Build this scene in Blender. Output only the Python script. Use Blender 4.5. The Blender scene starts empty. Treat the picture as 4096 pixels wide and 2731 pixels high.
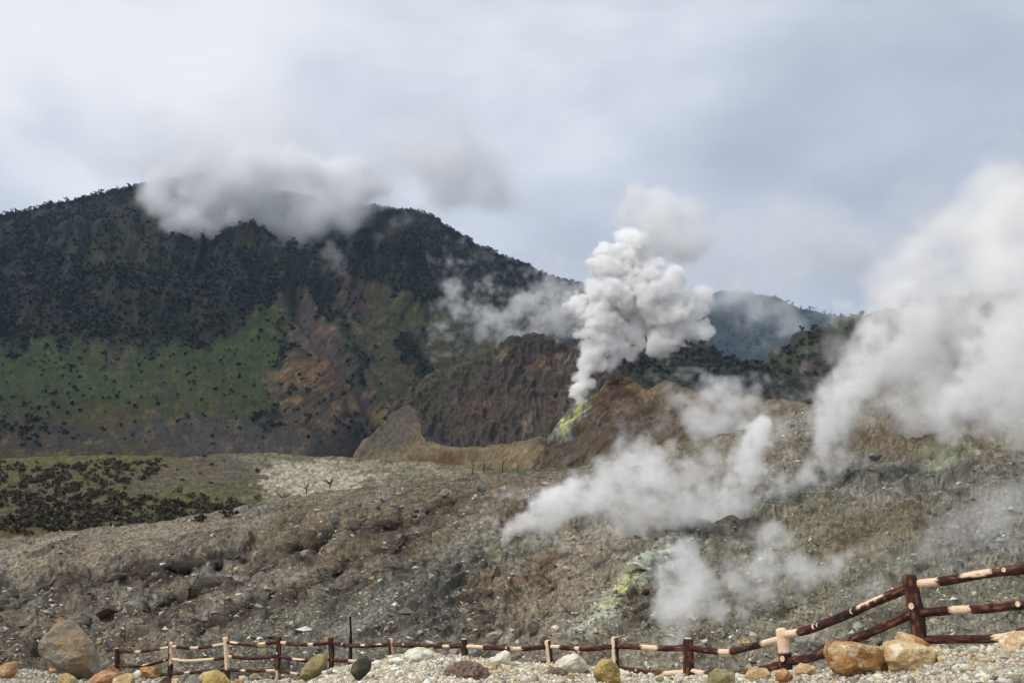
import bpy, bmesh, math, random
import numpy as np
from mathutils import Vector

sc = bpy.context.scene
col = sc.collection
R = math.radians
random.seed(7)
rng = np.random.default_rng(7)

# ------------------------------------------------------------------ camera
FOC, W, H, HOR = 1050.0, 1024.0, 682.0, 520.0        # focal length in pixels, frame, row of the eye level
PITCH = math.atan((HOR - H / 2) / FOC)
EYE = np.array([0.0, 0.0, 1.7])
cam_data = bpy.data.cameras.new('camera')
cam_data.sensor_width = 36.0
cam_data.lens = 36.0 * FOC / W
cam_data.clip_end = 12000.0
cam = bpy.data.objects.new('camera', cam_data)
cam.location = EYE
cam.rotation_euler = (math.pi / 2 + PITCH, 0, 0)
col.objects.link(cam)
sc.camera = cam

# ------------------------------------------------------------------ sky and sun (thick broken overcast)
SUN_AZ, SUN_EL = R(-122), R(50)                        # azimuth from straight ahead, to the left
SUNV = Vector((math.sin(SUN_AZ) * math.cos(SUN_EL), math.cos(SUN_AZ) * math.cos(SUN_EL), math.sin(SUN_EL)))
world = bpy.data.worlds.new('World')
sc.world = world
world.use_nodes = True
wt = world.node_tree
wt.nodes.clear()


def wnode(t, **kw):
    n = wt.nodes.new(t)
    for k, v in kw.items():
        setattr(n, k, v)
    return n


SKYLOC = (6.48, 3.02, 13.02)


def build_world():
    L = wt.links.new
    out = wnode('ShaderNodeOutputWorld')
    sky = wnode('ShaderNodeTexSky')
    sky.sky_type = 'NISHITA'
    sky.sun_disc = False
    sky.sun_elevation = SUN_EL
    sky.sun_rotation = SUN_AZ
    sky.altitude = 2000
    bg_sky = wnode('ShaderNodeBackground')
    bg_sky.inputs['Strength'].default_value = 0.1
    L(sky.outputs[0], bg_sky.inputs['Color'])
    tc = wnode('ShaderNodeTexCoord')
    # stretch the cloud field sideways: layers seen from below
    mp = wnode('ShaderNodeMapping')
    mp.inputs['Scale'].default_value = (1.0, 1.0, 1.9)
    mp.inputs['Location'].default_value = SKYLOC
    L(tc.outputs['Generated'], mp.inputs['Vector'])
    n1 = wnode('ShaderNodeTexNoise')
    n1.inputs['Scale'].default_value = 2.3
    n1.inputs['Detail'].default_value = 6
    n1.inputs['Roughness'].default_value = 0.44
    n1.inputs['Distortion'].default_value = 0.35
    L(mp.outputs[0], n1.inputs['Vector'])
    # brightness towards the sun behind the cloud
    dt = wnode('ShaderNodeVectorMath', operation='DOT_PRODUCT')
    L(tc.outputs['Generated'], dt.inputs[0])
    dt.inputs[1].default_value = SUNV
    glow = wnode('ShaderNodeMapRange', interpolation_type='SMOOTHSTEP')
    L(dt.outputs['Value'], glow.inputs[0])
    glow.inputs[1].default_value = -0.3
    glow.inputs[2].default_value = 0.95
    glow.inputs[3].default_value = -0.10
    glow.inputs[4].default_value = 0.20
    ad = wnode('ShaderNodeMath', operation='ADD')
    ct = wnode('ShaderNodeMath', operation='MULTIPLY_ADD')      # clouds with more contrast than the raw field
    L(n1.outputs[0], ct.inputs[0])
    ct.inputs[1].default_value = 1.15
    ct.inputs[2].default_value = 0.02
    n2 = wnode('ShaderNodeTexNoise')
    n2.inputs['Scale'].default_value = 6.5
    n2.inputs['Detail'].default_value = 5
    n2.inputs['Roughness'].default_value = 0.45
    n2.inputs['Distortion'].default_value = 0.2
    L(mp.outputs[0], n2.inputs['Vector'])
    c2 = wnode('ShaderNodeMath', operation='MULTIPLY_ADD')
    L(n2.outputs[0], c2.inputs[0])
    c2.inputs[1].default_value = 0.42
    L(ct.outputs[0], c2.inputs[2])
    c3 = wnode('ShaderNodeMath', operation='SUBTRACT')
    L(c2.outputs[0], c3.inputs[0])
    c3.inputs[1].default_value = 0.21
    L(c3.outputs[0], ad.inputs[0])
    L(glow.outputs[0], ad.inputs[1])
    ramp = wnode('ShaderNodeValToRGB')
    e = ramp.color_ramp.elements
    e[0].position, e[0].color = 0.34, (0.485, 0.53, 0.625, 1)
    e[1].position, e[1].color = 0.75, (0.99, 0.99, 1.0, 1)
    m = ramp.color_ramp.elements.new(0.47)
    m.color = (0.60, 0.645, 0.735, 1)
    m = ramp.color_ramp.elements.new(0.62)
    m.color = (0.78, 0.82, 0.90, 1)
    ramp.color_ramp.interpolation = 'B_SPLINE'
    L(ad.outputs[0], ramp.inputs[0])
    bg_c = wnode('ShaderNodeBackground')
    bg_c.inputs['Strength'].default_value = 1.0
    L(ramp.outputs[0], bg_c.inputs['Color'])
    mix = wnode('ShaderNodeMixShader')
    mix.inputs[0].default_value = 0.93
    L(bg_sky.outputs[0], mix.inputs[1])
    L(bg_c.outputs[0], mix.inputs[2])
    L(mix.outputs[0], out.inputs['Surface'])


build_world()
sun_data = bpy.data.lights.new('sun', 'SUN')
sun_data.energy = 2.5
sun_data.angle = R(14)
sun_data.color = (1.0, 0.965, 0.91)
sun = bpy.data.objects.new('sun', sun_data)
sun.rotation_euler = (-SUNV).to_track_quat('-Z', 'Y').to_euler()
col.objects.link(sun)

sc.view_settings.view_transform = 'Standard'
sc.view_settings.look = 'None'
sc.view_settings.gamma = 1.0
sc.view_settings.exposure = 0.0
sc.cycles.use_adaptive_sampling = True
sc.cycles.adaptive_threshold = 0.03
sc.cycles.use_denoising = True
sc.cycles.max_bounces = 14
sc.cycles.diffuse_bounces = 3
sc.cycles.glossy_bounces = 2
sc.cycles.volume_bounces = 14
sc.cycles.volume_step_rate = 3.0

# ------------------------------------------------------------------ numeric helpers
FW = np.array([0, math.cos(PITCH), math.sin(PITCH)])
UP = np.array([0, -math.sin(PITCH), math.cos(PITCH)])


def at(px, py, d):
    """the point of the place that lies d metres ahead on the sight line through (px, py)"""
    px, py, d = np.broadcast_arrays(np.asarray(px, float), np.asarray(py, float), np.asarray(d, float))
    cx = (px - W / 2) / FOC
    cy = (H / 2 - py) / FOC
    dy = FW[1] + cy * UP[1]
    dz = FW[2] + cy * UP[2]
    k = d / dy
    return np.stack([EYE[0] + cx * k, EYE[1] + d, EYE[2] + dz * k], -1)


PERM = np.random.default_rng(3).permutation(256)
PERM = np.concatenate([PERM, PERM, PERM]).astype(np.int32)
GRAD = np.random.default_rng(4).normal(size=(256, 3))
GRAD = (GRAD / np.linalg.norm(GRAD, axis=1)[:, None]).astype(np.float32)


def perlin(p):
    shp = p.shape[:-1]
    p = p.reshape(-1, 3)
    fl = np.floor(p)
    i = fl.astype(np.int32)
    f = (p - fl).astype(np.float32)
    i &= 255
    u = f * f * f * (f * (f * 6 - 15) + 10)
    res = 0.0
    for a in (0, 1):
        wa = u[:, 0] if a else 1 - u[:, 0]
        pa = PERM[i[:, 0] + a]
        for b in (0, 1):
            wb = wa * (u[:, 1] if b else 1 - u[:, 1])
            pb = PERM[pa + i[:, 1] + b]
            for c in (0, 1):
                g = GRAD[PERM[pb + i[:, 2] + c] & 255]
                dot = (f[:, 0] - a) * g[:, 0] + (f[:, 1] - b) * g[:, 1] + (f[:, 2] - c) * g[:, 2]
                res = res + wb * (u[:, 2] if c else 1 - u[:, 2]) * dot
    return (res * 1.6).reshape(shp)


def fbm(p, octv=4, gain=0.5):
    s, a = 0.0, 1.0
    for k in range(octv):
        s = s + a * perlin(p * (2.03 ** k) + 17.3 * k)
        a *= gain
    return s


def ridged(p, octv=4, gain=0.5):
    s, a = 0.0, 1.0
    for k in range(octv):
        s = s + a * (1 - 2 * np.abs(perlin(p * (2.1 ** k) + 9.1 * k)))
        a *= gain
    return s


def sstep(a, b, x):
    t = np.clip((x - a) / (b - a), 0, 1)
    return t * t * (3 - 2 * t)


def calm(c, k=0.9):
    c = np.asarray(c)
    m = c @ np.array([0.3, 0.59, 0.11])
    return m + (c - m) * k


def lin(r, g, b):
    c = np.array([r, g, b], float) / 255.0
    return np.where(c <= 0.04045, c / 12.92, ((c + 0.055) / 1.055) ** 2.4)


def curve(pts):
    """smooth interpolation through (x, y) pairs"""
    pts = sorted(pts)
    xs = np.array([p[0] for p in pts], float)
    ys = np.array([p[1] for p in pts], float)

    def f(x):
        x = np.asarray(x, float)
        return (np.interp(x - 4, xs, ys) + 2 * np.interp(x, xs, ys) + np.interp(x + 4, xs, ys)) / 4
    return f


def seg_dist(x, y, pts):
    """distance to a polyline"""
    best = np.full(x.shape, 1e9)
    for (x0, y0), (x1, y1) in zip(pts[:-1], pts[1:]):
        dx, dy = x1 - x0, y1 - y0
        t = np.clip(((x - x0) * dx + (y - y0) * dy) / (dx * dx + dy * dy + 1e-9), 0, 1)
        best = np.minimum(best, np.hypot(x - x0 - t * dx, y - y0 - t * dy))
    return best


def poly_mask(x, y, pts, soft=4.0):
    """1 inside the outline, soft edge"""
    inside = np.zeros(x.shape, bool)
    n = len(pts)
    for k in range(n):
        x0, y0 = pts[k]
        x1, y1 = pts[(k + 1) % n]
        if y0 == y1:
            continue
        c = ((y0 > y) != (y1 > y)) & (x < (x1 - x0) * (y - y0) / (y1 - y0) + x0)
        inside ^= c
    d = seg_dist(x, y, list(pts) + [pts[0]])
    return sstep(-soft, soft, np.where(inside, d, -d))


# ------------------------------------------------------------------ material helpers
MATS = {}


def new_mat(name):
    m = bpy.data.materials.new(name)
    m.use_nodes = True
    nt = m.node_tree
    b = nt.nodes['Principled BSDF']
    b.inputs['Roughness'].default_value = 0.92
    b.inputs['Specular IOR Level'].default_value = 0.15
    MATS[name] = m
    return m, nt, b


def ground_mat(name, fine, coarse, lo=0.62, hi=1.4, bump=0.5, bump_dist=0.05, rough=0.92, spec=0.15):
    """ground colour from the surface's own colour attribute, broken up by grain of two sizes (in metres)"""
    m, nt, b = new_mat(name)
    L = nt.links.new
    b.inputs['Roughness'].default_value = rough
    b.inputs['Specular IOR Level'].default_value = spec
    at_ = nt.nodes.new('ShaderNodeAttribute')
    at_.attribute_name = 'Col'
    geo = nt.nodes.new('ShaderNodeNewGeometry')
    n1 = nt.nodes.new('ShaderNodeTexNoise')
    n1.inputs['Scale'].default_value = 1.0 / fine
    n1.inputs['Detail'].default_value = 3
    n1.inputs['Roughness'].default_value = 0.7
    n2 = nt.nodes.new('ShaderNodeTexNoise')
    n2.inputs['Scale'].default_value = 1.0 / coarse
    n2.inputs['Detail'].default_value = 4
    n2.inputs['Roughness'].default_value = 0.65
    L(geo.outputs['Position'], n1.inputs['Vector'])
    L(geo.outputs['Position'], n2.inputs['Vector'])
    ml = nt.nodes.new('ShaderNodeMath')
    ml.operation = 'MULTIPLY'
    L(n1.outputs[0], ml.inputs[0])
    L(n2.outputs[0], ml.inputs[1])
    mr = nt.nodes.new('ShaderNodeMapRange')
    L(ml.outputs[0], mr.inputs[0])
    mr.inputs[1].default_value = 0.12
    mr.inputs[2].default_value = 0.42
    mr.inputs[3].default_value = lo
    mr.inputs[4].default_value = hi
    vm = nt.nodes.new('ShaderNodeVectorMath')
    vm.operation = 'SCALE'
    L(at_.outputs['Color'], vm.inputs[0])
    L(mr.outputs[0], vm.inputs['Scale'])
    L(vm.outputs[0], b.inputs['Base Color'])
    bp = nt.nodes.new('ShaderNodeBump')
    bp.inputs['Strength'].default_value = bump
    bp.inputs['Distance'].default_value = bump_dist
    L(ml.outputs[0], bp.inputs['Height'])
    L(bp.outputs[0], b.inputs['Normal'])
    return m


def stone_mat(name, base, second, stain, stain_amt=0.5, scale=1.0, pale=None, rough=0.85, pits=1.0):
    """mottled stone: two body colours and an oxide stain, grain and fine relief, per-stone offset"""
    base, second, stain = calm(base), calm(second), calm(stain)
    m, nt, b = new_mat(name)
    L = nt.links.new
    b.inputs['Roughness'].default_value = rough
    b.inputs['Specular IOR Level'].default_value = 0.2
    tc = nt.nodes.new('ShaderNodeTexCoord')
    oi = nt.nodes.new('ShaderNodeObjectInfo')
    off = nt.nodes.new('ShaderNodeVectorMath')
    off.operation = 'MULTIPLY_ADD'
    L(oi.outputs['Random'], off.inputs[0])
    off.inputs[1].default_value = (37, 53, 71)
    L(tc.outputs['Object'], off.inputs[2])

    def noise(s, det=5, rg=0.6):
        n = nt.nodes.new('ShaderNodeTexNoise')
        n.inputs['Scale'].default_value = s
        n.inputs['Detail'].default_value = det
        n.inputs['Roughness'].default_value = rg
        L(off.outputs[0], n.inputs['Vector'])
        return n.outputs[0]

    def rng_(v, a, c, lo=0.0, hi=1.0):
        r = nt.nodes.new('ShaderNodeMapRange')
        L(v, r.inputs[0])
        r.inputs[1].default_value, r.inputs[2].default_value = a, c
        r.inputs[3].default_value, r.inputs[4].default_value = lo, hi
        return r.outputs[0]

    def mix(f, a, c):
        x = nt.nodes.new('ShaderNodeMix')
        x.data_type = 'RGBA'
        L(f, x.inputs['Factor'])
        for v, s in ((a, x.inputs['A']), (c, x.inputs['B'])):
            if isinstance(v, (tuple, list, np.ndarray)):
                s.default_value = (*v[:3], 1)
            else:
                L(v, s)
        return x.outputs['Result']
    c = mix(rng_(noise(2.2 * scale), 0.40, 0.60), base, second)
    c = mix(rng_(noise(1.3 * scale, 4), 0.62 - 0.2 * stain_amt, 0.80 - 0.2 * stain_amt), c, stain)
    if pale is not None:
        c = mix(rng_(noise(3.1 * scale, 5), 0.52, 0.66), c, pale)
    g = noise(26 * scale, 3, 0.75)
    vs = nt.nodes.new('ShaderNodeVectorMath')
    vs.operation = 'SCALE'
    L(c, vs.inputs[0])
    L(rng_(g, 0.25, 0.75, 0.6, 1.4), vs.inputs['Scale'])
    L(vs.outputs[0], b.inputs['Base Color'])
    bp = nt.nodes.new('ShaderNodeBump')
    bp.inputs['Strength'].default_value = 0.7 * pits
    bp.inputs['Distance'].default_value = 0.03 / scale
    L(noise(9 * scale, 6, 0.7), bp.inputs['Height'])
    L(bp.outputs[0], b.inputs['Normal'])
    return m


def colour_mat(name, rough=0.9, lo=0.75, hi=1.25, scale=4.0, sheen=None):
    """colour attribute with a little grain"""
    m, nt, b = new_mat(name)
    L = nt.links.new
    b.inputs['Roughness'].default_value = rough
    a = nt.nodes.new('ShaderNodeAttribute')
    a.attribute_name = 'Col'
    geo = nt.nodes.new('ShaderNodeNewGeometry')
    n = nt.nodes.new('ShaderNodeTexNoise')
    n.inputs['Scale'].default_value = scale
    n.inputs['Detail'].default_value = 3
    L(geo.outputs['Position'], n.inputs['Vector'])
    r = nt.nodes.new('ShaderNodeMapRange')
    L(n.outputs[0], r.inputs[0])
    r.inputs[1].default_value, r.inputs[2].default_value = 0.3, 0.7
    r.inputs[3].default_value, r.inputs[4].default_value = lo, hi
    v = nt.nodes.new('ShaderNodeVectorMath')
    v.operation = 'SCALE'
    L(a.outputs['Color'], v.inputs[0])
    L(r.outputs[0], v.inputs['Scale'])
    L(v.outputs[0], b.inputs['Base Color'])
    return m


# ------------------------------------------------------------------ mesh helpers
def mesh_np(name, verts, faces, mat, colors=None, smooth=True, link=True):
    """mesh from arrays: faces is (n,3) or (n,4)"""
    me = bpy.data.meshes.new(name)
    nv, nf, k = len(verts), len(faces), faces.shape[1]
    me.vertices.add(nv)
    me.vertices.foreach_set('co', np.asarray(verts, np.float32).ravel())
    me.loops.add(nf * k)
    me.loops.foreach_set('vertex_index', np.asarray(faces, np.int32).ravel())
    me.polygons.add(nf)
    me.polygons.foreach_set('loop_start', np.arange(nf, dtype=np.int32) * k)
    me.polygons.foreach_set('loop_total', np.full(nf, k, np.int32))
    me.update(calc_edges=True)
    if colors is not None:
        a = me.color_attributes.new('Col', 'FLOAT_COLOR', 'POINT')
        c4 = np.ones((nv, 4), np.float32)
        c4[:, :3] = colors
        a.data.foreach_set('color', c4.ravel())
    me.polygons.foreach_set('use_smooth', np.full(nf, smooth, bool))
    if mat is not None:
        me.materials.append(mat)
    if not link:
        return me
    ob = bpy.data.objects.new(name, me)
    col.objects.link(ob)
    return ob


def tag(o, label=None, cat=None, group=None, kind=None):
    for k, v in (('label', label), ('category', cat), ('group', group), ('kind', kind)):
        if v:
            o[k] = v
    return o


def empty(name, loc):
    o = bpy.data.objects.new(name, None)
    o.location = loc
    o.empty_display_size = 0.3
    col.objects.link(o)
    return o


def child(name, me, parent, loc=(0, 0, 0)):
    o = bpy.data.objects.new(name, me)
    o.location = loc
    o.parent = parent
    col.objects.link(o)
    return o


def grid_faces(nr, nc):
    i = np.arange(nr * nc).reshape(nr, nc)
    return np.stack([i[:-1, :-1], i[:-1, 1:], i[1:, 1:], i[1:, :-1]], -1).reshape(-1, 4)


def grid_normals(P):
    du = np.gradient(P, axis=1)
    dv = np.gradient(P, axis=0)
    n = np.cross(du, dv)
    n /= np.linalg.norm(n, axis=-1, keepdims=True) + 1e-9
    return n


class Patch:
    """a piece of hillside: rows run from its foot to its crest and on down the far side"""

    def __init__(self, name, px, top, bot, depth, ny, mat, relief, paint, back=(0.35, 0.25, 10), rowpow=1.0, edge_noise=0.0, tone=1.0):
        px = np.asarray(px, float)
        t = np.linspace(0, 1, ny) ** rowpow
        tp, bt = top(px), bot(px)
        if edge_noise:
            e = np.stack([px / 14.0, px * 0, px * 0 + len(name)], -1)
            tp = tp + edge_noise * fbm(e, 4, 0.6)
        X = np.broadcast_to(px, (ny, len(px))).copy()
        Y = bt[None, :] + (tp - bt)[None, :] * t[:, None]
        D = depth(X, Y)
        P = at(X, Y, D)
        # the far side of the crest
        k, drop, nb = back
        s = (np.arange(1, nb + 1) / nb)[:, None]
        dt = D[-1]
        Db = dt[None, :] * (1 + k * s)
        Pb = np.empty((nb, len(px), 3))
        Pb[..., 0] = P[-1, :, 0] * (1 + k * s * 0.6)
        Pb[..., 1] = Db
        Pb[..., 2] = P[-1, :, 2] - drop * dt[None, :] * (0.25 * s + 0.75 * s * s)
        P = np.concatenate([P, Pb], 0)
        X = np.concatenate([X, np.repeat(X[-1:], nb, 0)], 0)
        Y = np.concatenate([Y, np.repeat(Y[-1:], nb, 0)], 0)
        n = grid_normals(P)
        flip = np.sign((n * (EYE - P)).sum(-1, keepdims=True)[: ny].mean())
        n = n * (flip if flip != 0 else 1)
        P = P + n * relief(P, X, Y)[..., None]
        self.P, self.X, self.Y, self.ny = P, X, Y, ny
        self.n = grid_normals(P) * flip
        self.C = np.clip(paint(P, X, Y, self.n) * tone, 0.004, 0.95)
        f = grid_faces(*P.shape[:2])
        if flip < 0:
            f = f[:, ::-1]
        self.ob = mesh_np(name, P.reshape(-1, 3), f, mat, self.C.reshape(-1, 3))
        self.ob['kind'] = 'structure'

    def pick(self, px, py):
        """surface point nearest to (px, py) in the patch's own layout"""
        j = int(np.argmin(np.abs(self.X[0] - px)))
        i = int(np.argmin(np.abs(self.Y[: self.ny, j] - py)))
        return self.P[i, j], i, j


def layers(base, X, Y, zones, warp=None):
    """base colour with ground-cover zones laid over it: (outline, colour, softness, strength)"""
    C = np.empty(X.shape + (3,))
    C[:] = base
    xs, ys = (X, Y) if warp is None else (X + warp[0], Y + warp[1])
    rag = fbm(np.stack([X / 5.0, Y / 4.0, X * 0 + 1.7], -1), 4, 0.7)
    for z in zones:
        x0, x1 = min(p[0] for p in z[0]) - 25, max(p[0] for p in z[0]) + 25
        y0, y1 = min(p[1] for p in z[0]) - 25, max(p[1] for p in z[0]) + 25
        sel = (X > x0) & (X < x1) & (Y > y0) & (Y < y1)
        if not sel.any():
            continue
        m = poly_mask(xs[sel], ys[sel], z[0], z[2])
        m = np.clip(m + 2.4 * rag[sel] * m * (1 - m), 0, 1) * (1 - 0.30 * np.clip(rag[sel], 0, 1))
        m = (m * (z[3] if len(z) > 3 else 1.0))[:, None]
        C[sel] = C[sel] * (1 - m) + np.asarray(z[1]) * m
    return C


def blend(C, colour, m):
    return C * (1 - m[..., None]) + np.asarray(colour) * m[..., None]


def table_depth(pxs, pys, rows):
    """depth in metres on a coarse table of (py, px)"""
    rows = np.asarray(rows, float)
    pxs, pys = np.asarray(pxs, float), np.asarray(pys, float)
    o = np.argsort(pys)
    pys, rows = pys[o], rows[o]
    lr = np.log(rows)
    fine = np.linspace(pys[0], pys[-1], 240)
    lr = np.stack([np.interp(fine, pys, lr[:, j]) for j in range(lr.shape[1])], 1)
    for _ in range(60):
        lr[1:-1] = 0.25 * lr[:-2] + 0.5 * lr[1:-1] + 0.25 * lr[2:]
    pys = fine

    def f(X, Y):
        Yc = np.clip(Y, pys[0], pys[-1])
        Xc = np.clip(X, pxs[0], pxs[-1])
        j = np.clip(np.searchsorted(pxs, Xc) - 1, 0, len(pxs) - 2)
        i = np.clip(np.searchsorted(pys, Yc) - 1, 0, len(pys) - 2)
        u = (Xc - pxs[j]) / (pxs[j + 1] - pxs[j])
        v = (Yc - pys[i]) / (pys[i + 1] - pys[i])
        u = 0.5 * u + 0.5 * u * u * (3 - 2 * u)
        a = lr[i, j] * (1 - u) + lr[i, j + 1] * u
        b = lr[i + 1, j] * (1 - u) + lr[i + 1, j + 1] * u
        return np.exp(a * (1 - v) + b * v)
    return f


# ================================================================== THE LARGE GROUND
M_FAR = ground_mat('far_hill_ground', 3.0, 30.0, 0.7, 1.3, 0.6, 1.5)
M_MOUNT = ground_mat('mountain_ground', 1.6, 14.0, 0.55, 1.5, 0.8, 1.0)
M_CRATER = ground_mat('crater_ground', 0.9, 6.0, 0.6, 1.42, 0.8, 0.6)
M_VALLEY = ground_mat('valley_ground', 0.5, 4.0, 0.55, 1.5, 0.8, 0.35)
M_SLOPE = ground_mat('slope_ground', 0.26, 1.7, 0.4, 1.7, 1.0, 0.2)
M_GRAVEL = ground_mat('gravel_ground', 0.03, 0.25, 0.55, 1.35, 0.9, 0.02)


def xy0(X, Y, s, z=0.0):
    return np.stack([X / s, Y / s, np.zeros_like(X) + z], -1)


# ---- plain that carries everything out to the horizon
def build_ground():
    n = 60
    r = np.concatenate([[0.0], np.geomspace(30, 9000, n)])
    a = np.linspace(0, 2 * math.pi, 97)[:-1]
    P = np.empty((len(r), 96, 3))
    P[..., 0] = r[:, None] * np.cos(a)
    P[..., 1] = r[:, None] * np.sin(a) + 40
    z = -16 + 10 * fbm(np.stack([P[..., 0] / 400, P[..., 1] / 400, P[..., 0] * 0], -1), 4)
    P[..., 2] = np.minimum(z, -12)
    i = np.arange(len(r) * 96).reshape(len(r), 96)
    i2 = np.roll(i, -1, 1)
    f = np.stack([i[:-1], i[1:], i2[1:], i2[:-1]], -1).reshape(-1, 4)
    c = np.empty((len(r) * 96, 3))
    c[:] = lin(86, 82, 66)
    o = mesh_np('ground', P.reshape(-1, 3), f, M_VALLEY, c)
    o['kind'] = 'structure'


build_ground()

# ---- far blue hill
FAR = Patch('far_hill', np.arange(520, 1260, 3.0),
            curve([(520, 345), (600, 330), (660, 318), (700, 307), (725, 298), (745, 299), (770, 307), (800, 314), (830, 319), (860, 321), (900, 322), (1000, 330), (1260, 345)]),
            curve([(500, 420), (1260, 420)]),
            lambda X, Y: 2000 + (420 - Y) / 120 * 700, 60, M_FAR,
            lambda P, X, Y: 22 * ridged(P / 360, 4) + 6 * fbm(P / 50, 3),
            lambda P, X, Y, n: layers(lin(38, 46, 40), X, Y, []) * (1 + 0.35 * fbm(P / 60, 3))[..., None])

# ---- dark wooded hills behind the crater
G1 = Patch('wooded_hill', np.arange(540, 860, 2.0),
           curve([(540, 392), (570, 372), (600, 358), (640, 350), (660, 346), (690, 345), (715, 351), (735, 361), (760, 372), (800, 384), (860, 400)]),
           curve([(500, 440), (900, 440)]),
           lambda X, Y: 520 + (440 - Y) / 95 * 130, 60, M_MOUNT,
           lambda P, X, Y: 5 * ridged(P / 55, 4) + 1.5 * fbm(P / 9, 3),
           lambda P, X, Y, n: layers(lin(42, 42, 36), X, Y, [
               ([(630, 380), (665, 372), (680, 388), (640, 395)], lin(50, 58, 40), 5),
               ([(600, 360), (680, 350), (690, 368), (620, 380)], lin(48, 40, 38), 6)], (6 * fbm(P / 12, 3), 6 * fbm(P / 12 + 9, 3))) * (1 + 0.4 * fbm(P / 14, 3))[..., None], edge_noise=1.0)
G2 = Patch('wooded_spur', np.arange(715, 1180, 2.0),
           curve([(715, 420), (740, 388), (770, 364), (800, 348), (830, 335), (860, 324), (900, 314), (960, 304), (1180, 280)]),
           curve([(700, 450), (1180, 450)]),
           lambda X, Y: 420 + (450 - Y) / 120 * 120, 70, M_MOUNT,
           lambda P, X, Y: 5 * ridged(P / 50, 4) + 1.5 * fbm(P / 9, 3),
           lambda P, X, Y, n: layers(lin(44, 44, 34), X, Y, [
               ([(790, 365), (830, 350), (850, 380), (800, 400)], lin(66, 56, 44), 8, 0.6),
               ([(760, 375), (850, 325), (860, 335), (770, 385)], lin(54, 60, 34), 5, 0.7)], (6 * fbm(P / 10, 3), 6 * fbm(P / 10 + 9, 3))) * (1 + 0.4 * fbm(P / 14, 3))[..., None], edge_noise=1.0)

# ---- the mountain
RIDGE = [(-220, 250), (-100, 228), (0, 219), (20, 213), (40, 209), (65, 203), (100, 196), (125, 191), (150, 184), (190, 178), (230, 180), (270, 190), (320, 202),
         (360, 209), (390, 213), (412, 216), (430, 221), (450, 232), (475, 246), (500, 256), (525, 264), (550, 276), (580, 287), (610, 300), (650, 318), (700, 345), (760, 380)]
mount_depth = table_depth([-220, 0, 150, 300, 380, 450, 600, 760], [490, 455, 430, 400, 370, 340, 300, 250, 200, 160], [
    [320, 320, 320, 330, 400, 520, 600, 600], [350, 350, 350, 365, 440, 560, 640, 650], [385, 385, 385, 405, 490, 590, 680, 700], [430, 430, 430, 455, 545, 620, 720, 770],
    [480, 480, 490, 515, 590, 650, 760, 830], [545, 540, 545, 580, 640, 690, 810, 900], [640, 630, 630, 655, 710, 750, 880, 1000], [760, 750, 750, 775, 820, 860, 980, 1100],
    [880, 880, 880, 900, 940, 980, 1100, 1200], [980, 980, 980, 1000, 1040, 1080, 1200, 1300]])


def mount_relief(P, X, Y):
    up = sstep(375, 250, Y)
    fall = np.stack([(X + 0.3 * Y) / 60.0, Y / 170.0, X * 0], -1)            # gullies run down the fall line
    g = ridged(fall + 0.25 * fbm(fall * 2, 3)[..., None], 4, 0.45) * (0.6 + 7.5 * up)
    g = g + 13 * up * fbm(P / 150, 3, 0.45) + (0.4 + 0.6 * up) * fbm(P / 16, 3, 0.5)
    slide = seg_dist(X, Y, [(292, 288), (305, 320), (325, 350), (360, 395), (378, 425)])
    g = g - 8 * np.exp(-(slide / 9.0) ** 2) + 2.5 * np.exp(-((slide - 15) / 5.0) ** 2)
    g = g * (0.35 + 0.65 * sstep(0, 45, Y - curve(RIDGE)(X)))
    cone = seg_dist(X, Y, [(300, 368), (318, 372), (335, 400), (345, 430)])
    g = g + 4 * np.exp(-(cone / 24.0) ** 2) + 0.5 * sstep(440, 400, Y) * ridged(np.stack([(X - 0.4 * Y) / 15, Y / 40, X * 0], -1), 3)
    return g


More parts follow.
